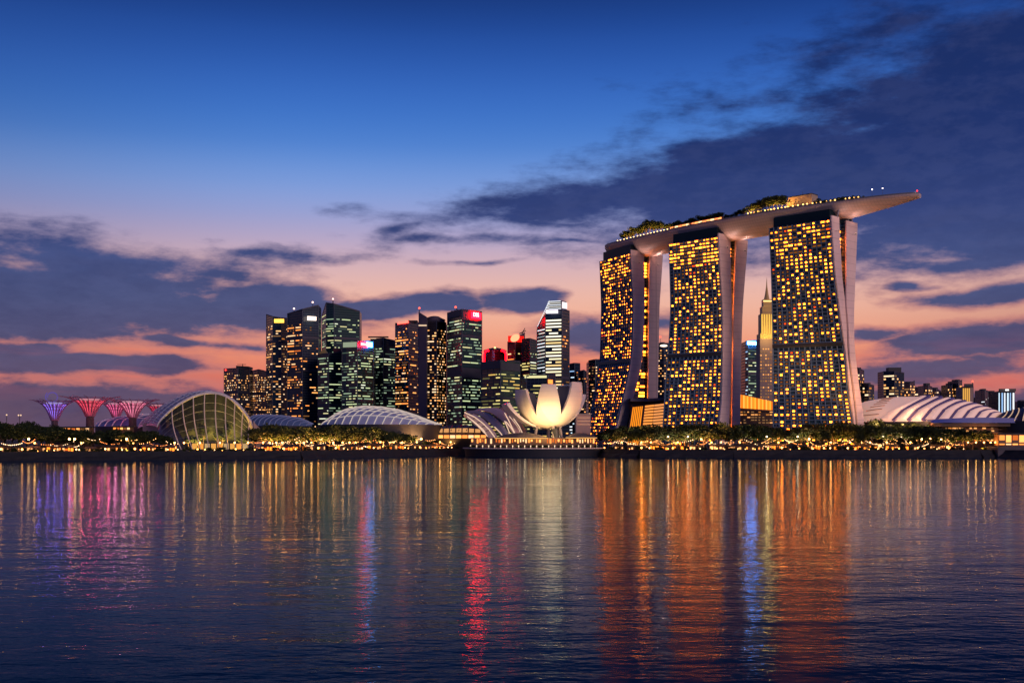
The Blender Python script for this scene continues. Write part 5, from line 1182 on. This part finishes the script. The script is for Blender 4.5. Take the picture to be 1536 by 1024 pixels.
for k in range(22):
    f0, f1 = (k+.04)/22, (k+.93)/22; u0, u1 = 1106+62*f0, 1106+62*f1; vt0, vt1 = 590.5+13.5*f0, 590.5+13.5*f1; p0, p1 = at(u0,D-.5), at(u1,D-.5)
    m = MB(); m.quad((p0[0],p0[1],zat(611.5+4*f0,D)),(p1[0],p1[1],zat(611.5+4*f1,D)),(p1[0],p1[1],zat(vt1,D)),(p0[0],p0[1],zat(vt0,D))); m.build('curtain_light', emi('curtain%d' % (k % 4), [(1,.24,.015),(1,.30,.03),(1,.20,.01),(1,.38,.06)][k % 4], [1.5,1.9,1.2,1.6][k % 4]), t)
for j, v in enumerate((617,621,625,629,633)):
    for k in range(13):
        if R.random() < .75:
            u = 1093+k*5.6; p0, p1 = at(u,D-.5), at(u+R.uniform(2,5),D-.5); m = MB(); m.quad((p0[0],p0[1],zat(v+1.5,D)),(p1[0],p1[1],zat(v+1.5,D)),(p1[0],p1[1],zat(v,D)),(p0[0],p0[1],zat(v,D))); m.build('window', PAL['warm'][R.choice([3,3,4,1,3])], t)
m = MB(); m.fbox(at(1089,D), at(1173,D), zat(616.5,D), zat(615.2,D), 0, 2.5); m.build('ledge', pbr('hall_ledge', (.2,.13,.1), .5), t)
# ------------------------------------------------------------------ waterfront planting
SEC = [(-80,60,'at the far left edge'),(60,112,'below the violet supertree'),(112,160,'below the crimson supertree'),(160,214,'below the magenta supertree'),(214,268,'before the conservatory side wall'),(268,384,'before the arched conservatory'),
 (384,475,'before the slate-blue ribbed roof'),(475,575,'before the gridded dome left half'),(575,640,'before the gridded dome right half'),(640,705,'before the glass arcade'),(705,905,'on the round terrace'),(905,1000,'before the left hotel tower'),(1000,1094,'before the middle hotel tower'),
 (1094,1160,'before the golden curtain hall'),(1160,1225,'before the right hotel tower left half'),(1225,1294,'before the right hotel tower right half'),(1294,1360,'before the scaled hall left part'),(1360,1440,'before the scaled hall right part'),(1440,1500,'before the blue-roofed hall'),(1500,1700,'at the far right edge')]
CNT = {}
def where(u, kind):
    for a, b, s in SEC:
        if a <= u < b:
            k = (kind, s); CNT[k] = CNT.get(k, -1)+1; return s, ordn(CNT[k])
    return 'at the edge', 'lone'
R = random.Random(21)
def trow(us, vt, dd, kindname, adj, jit=4, wk=1.25, minh=5):
    for u in us:
        u += R.uniform(-jit, jit); v = vt(u)+R.uniform(-5.5, 2.0); D = shore_at(u)+dd+R.uniform(-8, 8); h = zat(v, D)-GZ
        if h < minh: continue
        x, y = at(u, D); s, n = where(u, kindname); wd = min(22, max(9, h*wk*R.uniform(.85, 1.15)))
        L.append((u, kindname, adj, s, x, y, h, wd))
L = []
vt_left = lambda u: interp([(-60,634),(20,633),(60,637),(110,640),(150,645),(215,647),(240,650),(262,656)], u)
vt_mid = lambda u: interp([(384,640),(400,637),(470,637),(560,639),(600,644),(625,645), (650,650)], u)
vt_r = lambda u: interp([(880,642),(920,641),(960,637),(1010,639),(1060,636),(1120,634),(1150,640),(1180,641),(1230,635),(1290,633),(1350,631),(1400,634),(1412,640)], u)
trow(range(-50, 262, 15), vt_left, 78, 'back', 'tall')
trow(range(-44, 262, 15), lambda u: vt_left(u)+5, 48, 'front', 'bushy')
trow(range(386, 650, 13), vt_mid, 68, 'back', 'amber-lit tall')
trow(range(392, 625, 15), lambda u: vt_mid(u)+6, 42, 'front', 'amber-lit bushy')
trow(range(908, 1425, 14), vt_r, 62, 'back', 'broad')
trow(range(912, 1425, 16), lambda u: vt_r(u)+6, 36, 'front', 'round')
for u, v in ((588,649),(597,651),(640,660),(652,658),(1444,640),(1450,645),(1477,642),(1395,641),(1418,640),(1428,645),(1436,650),(578,647),(206,652),(248,652),(1290,650)): trow([u], lambda q: v, 26, 'low', 'small dark', 0)
L.sort()
cnt = {}
for k, (u, kn, adj, s, x, y, h, wd) in enumerate(L):
    key = (kn, s); i = cnt.get(key, 0); cnt[key] = i+1
    tree(f'{adj} {kn}-row tree {s}, {ordn(i)} from left'.replace('low-row', 'waterfront'), x, y, GZ, h, wd, R.randrange(7), f'{kn}-row waterfront trees')
# shrubs along the promenade
sb = []
for u in list(range(-20, 690, 11))+list(range(905, 1495, 11)):
    u += R.uniform(-4, 4); sb.append((u, shore_at(u)+R.uniform(9, 24)))
for u in range(704, 900, 7): sb.append((u+R.uniform(-2,2), 903+R.uniform(-2,8)))
for u, D in sb:
    s, n = where(u, 'shrub'); zz = 6.8 if 703 < u < 902 else GZ; x, y = at(u, D)
    sh = bpy.data.objects.new('shrub', SHRUB[R.randrange(4)]); C.objects.link(sh); k = R.uniform(1.2, 2.3) if zz == GZ else R.uniform(1.1,1.8); sh.location = (x, y, zz+.65*k); sh.scale = (k*1.3, k, k); sh.rotation_euler = (0,0,R.uniform(0,6))
    tag(sh, f'low dark shrub {s}, {n} from left', 'shrub', 'shrubs along the promenade')
# ------------------------------------------------------------------ promenade lamps
m = MB(); m.tube([(0,0,0),(0,0,.9)], .12, 6, 0); m.ball((0,0,1.35), .50, 8, 1); o = m.build('quay_lamp', [DARK, emi('quay_globe', (1,.32,.06), 15)]); QL = o.data; bpy.data.objects.remove(o)
m = MB(); m.tube([(0,0,0),(0,0,.9)], .12, 6, 0); m.ball((0,0,1.3), .40, 8, 1); o = m.build('quay_lamp', [DARK, emi('quay_globe_pale', (1,.45,.16), 12)]); QL2 = o.data; bpy.data.objects.remove(o)
for u in list(range(-20, 690, 13))+list(range(909, 1452, 13)):
    if R.random() < .22: continue
    u += R.uniform(-5, 5); x, y = at(u, shore_at(u)+R.choice([1.6,1.6,5])); s, n = where(u, 'quay')
    o = bpy.data.objects.new('quay_lamp', QL if R.random() < .62 else QL2); C.objects.link(o); o.location = (x, y, GZ+.3); k = R.choice([.5,.75,.9,1.1,1.3])*R.uniform(.85,1.1); o.scale = (k,k,k)
    tag(o, f'quay wall globe lamp {s}, {n} from left', 'lamp', 'globe lamps along the quay wall')
# street lamps; an added unseen spot at each foot lights the trees
def street_lamp_proto(h, r, k, col, W_):
    t = thing('street_lamp', 'x', 'street lamp', (0,0,0)); m = MB(); m.tube([(0,0,0),(0,0,h)], [.14,.08], 6); m.build('pole', DARK, t)
    m = MB(); m.ball((0,0,h+r*.8), r, 8); m.build('globe', emi('street_%d' % int(k*10+col[1]*100), col, k), t)
    return t, (h, r, col, W_)
protos = [street_lamp_proto(8, .75, 18, (1,.45,.14), 9000), street_lamp_proto(5.5, .6, 16, (1,.38,.08), 7000), street_lamp_proto(10, .6, 7, (1,.66,.38), 3500)]
first = [True]*3
def put_lamp(u, dd, ki, pw=1.0):
    t, (h, r, col, W_) = protos[ki]; D = shore_at(u)+dd; x, y = at(u, D); s, n = where(u, 'street')
    lab = f'globe street lamp among the trees {s}, {n} from left'
    if first[ki]: o = t; o.location = (x, y, GZ); first[ki] = False
    else: o = copy_tree(t, (x, y, GZ))
    o['label'] = lab; o['group'] = 'street lamps among the waterfront trees'
    up_lamp(o, (0, 1.2, .4), W_*pw*2.6, col)
    if R.random() < .5: point_lamp(o, (0, 0, h+r*2.3), 420, col, .4)
lu = []
for u in (43,52,104,112,122,190,200,262): lu.append((u, R.uniform(22,32), 0 if u in (43,104,112,190) else 1, .6))
for u in range(392, 640, 11): lu.append((u+R.uniform(-3,3), R.uniform(24,52), R.choice([0,1,1]), 3.6))
for u in (276,300,330,352,372): lu.append((u, 30, 1, .35))
for u in (660,676,690): lu.append((u, 20, 1, .8))
for u in range(915, 1440, 15): lu.append((u+R.uniform(-5,5), R.uniform(22,46), R.choice([0,1,1,2]), 1.7))
for u in (1452,1464,1476,1486,1493): lu.append((u, R.uniform(12,24), 1, .8))
for u, dd, ki, pw in sorted(lu): put_lamp(u, dd, ki, pw)
# ------------------------------------------------------------------ market stalls
def stall(w_, h, pal_i, kind):
    t = thing('market_stall', 'x', 'stall', (0,0,0)); G = [emi('stall_a', (1,.22,.02), 3.2), emi('stall_b', (1,.28,.05), 2.8), emi('stall_c', (1,.12,.01), 2.2), emi('stall_d', (1,.42,.14), 2.2)]
    m = MB(); m.box(-w_/2, w_/2, .4, 3.2, 0, h); m.build('wall', pbr('stall_wall', (.16,.08,.04), .7, var=.2), t)
    R2 = random.Random(pal_i*5+int(w_)); x = -w_/2+.2
    while x < w_/2-.5:
        ww = R2.uniform(.8, 2.2); z0 = R2.uniform(.5,1.2); z1 = R2.uniform(1.9,h-.2)
        if R2.random() < .6: m = MB(); x1 = min(w_/2-.1, x+ww); m.quad((x,.35,z0),(x1,.35,z0),(x1,.35,z1),(x,.35,z1)); m.build('window', G[R2.choice([pal_i,0,1,2,3])], t)
        x += ww+R2.uniform(.3,.9)
    m = MB(); m.v = [(-w_/2-.5,-1.2,h-.2),(w_/2+.5,-1.2,h-.2),(w_/2+.5,3.6,h+.9),(-w_/2-.5,3.6,h+.9),(-w_/2-.5,-1.2,h),(w_/2+.5,-1.2,h),(w_/2+.5,3.6,h+1.1),(-w_/2-.5,3.6,h+1.1)]
    m.f = [[0,1,5,4],[1,2,6,5],[2,3,7,6],[3,0,4,7],[4,5,6,7],[3,2,1,0]]; m.m = [0]*6; m.build('awning', [pbr('awning_dark', (.06,.04,.035), .7), pbr('awning_amber', (.22,.11,.04), .7)][kind], t)
    for sx in (-w_/2-.3, w_/2+.3): m = MB(); m.tube([(sx,-1.0,0),(sx,-1.0,h-.2)], .09, 5); m.build('post', DARK, t)
    return t
SP = [stall(7,3.2,0,0), stall(10,3.6,1,1), stall(5,2.8,2,0), stall(8,3.0,3,1), stall(13,3.4,0,0)]
used = [False]*5; lst = []
for u in list(range(4, 262, 11))+list(range(392, 700, 8))+list(range(912, 1440, 8)):
    if 30 < u < 40 or R.random() < .5: continue
    lst.append((u+R.uniform(-3,3), R.uniform(12, 46), R.randrange(5)))
for u, dd, k in lst:
    x, y = at(u, shore_at(u)+dd); s, n = where(u, 'stall'); lab = f'amber-lit market stall {s}, {n} from left'; rz = R.uniform(-.25,.25); sc_ = R.uniform(.8,1.15)
    if not used[k]: used[k] = True; o = SP[k]; o.location = (x,y,GZ+.02); o.rotation_euler = (0,0,rz)
    else: o = copy_tree(SP[k], (x,y,GZ+.02), rz, sc_)
    o['label'] = lab; o['group'] = 'market stalls on the promenade'
# strings of bulbs between the trees
BULB = [emi('bulb_a', (1,.42,.12), 7), emi('bulb_b', (1,.28,.06), 5), emi('bulb_c', (1,.6,.3), 7)]
BM = []
for q_ in BULB:
    m = MB(); m.ball((0,0,0), 1, 5); o = m.build('bulb', q_); BM.append(o.data); bpy.data.objects.remove(o)
sl = []
for u in list(range(20, 262, 24))+list(range(390, 700, 13))+list(range(912, 1450, 13)): sl.append((u+R.uniform(-4,4), R.uniform(8, 40), R.uniform(8, 20)))
for u, dd, ln in sl:
    D = shore_at(u)+dd; x, y = at(u, D); s, n = where(u, 'string'); z0 = GZ+R.uniform(2.5, 9); z1 = GZ+R.uniform(2.5, 10); sag = R.uniform(.6, 2.2); yv = R.uniform(-6, 6)
    t = thing('light_string', f'string of warm bulbs {s}, {n} from left', 'light string', (x, y, GZ), 0, 'strings of bulbs along the waterfront')
    pts = [Vector((x+ln*(f-.5), y+yv*(f-.5), z0+(z1-z0)*f-sag*4*f*(1-f))) for f in [i/12 for i in range(13)]]
    m = MB(); m.tube(pts, .04, 4); m.tube([(pts[0].x,pts[0].y,GZ), pts[0]], .07, 4); m.tube([(pts[-1].x,pts[-1].y,GZ), pts[-1]], .07, 4); m.build('cable', DARK, t)
    bm_ = R.randrange(3)
    for p in pts:
        if R.random() < .7:
            k = R.uniform(.16, .30); o = bpy.data.objects.new('bulb', BM[bm_]); C.objects.link(o); o.parent = t; o.location = p-Vector((x, y, GZ)); o.scale = (k,k,k)
# far glow points on the left horizon
for u, v, lab in ((10,622,'tiny lamp mast over the trees at far left, left one'),(29.5,622.5,'brighter twin-headed lamp mast over the trees at far left')):
    D = 1100; x, y = at(u, D); t = thing('lamp_mast', lab, 'lamp mast', (x, y, GZ)); m = MB(); m.tube([(x,y,GZ),(x,y,zat(v,D))], .3, 6); m.build('pole', DARK, t)
    for q in ((-1.1,1.1) if u > 20 else (0,)): m = MB(); m.ball((x+q,y,zat(v,D)), .75, 8); m.build('lamp_head', emi('mast_globe', (1,.65,.4), 3 if u > 20 else 1.2), t)
# low lit pavilions between the left trees
for u, v0, v1, D, w_ in ((118,641,646,830,9),(96,641,643.5,850,14),(183,640,644,850,7)):
    x, y = at(u, D); t = thing('garden_pavilion', {118:'amber-lit garden pavilion below the crimson supertree',96:'dim amber garden pavilion between the violet and crimson supertrees',183:'small amber garden pavilion below the magenta supertree'}[u], 'pavilion', (x, y, GZ))
    m = MB(); m.box(x-w_,x+w_,y,y+6,GZ,zat(v0,D)); m.build('wall', pbr('stall_wall', (.16,.08,.04)), t); m = MB(); m.box(x-w_-1,x+w_+1,y-1.2,y+7,zat(v0,D)+.01,zat(v0,D)+.7); m.build('roof', DKROOF, t)
    for k in range(5): m = MB(); xx = x-w_+.5+k*(2*w_-1)/5; m.quad((xx,y-.1,zat(v1,D)),(xx+w_*.28,y-.1,zat(v1,D)),(xx+w_*.28,y-.1,zat(v0+1,D)),(xx,y-.1,zat(v0+1,D))); m.build('window', PAL['orange'][[1,4,0,3,2][k]], t)
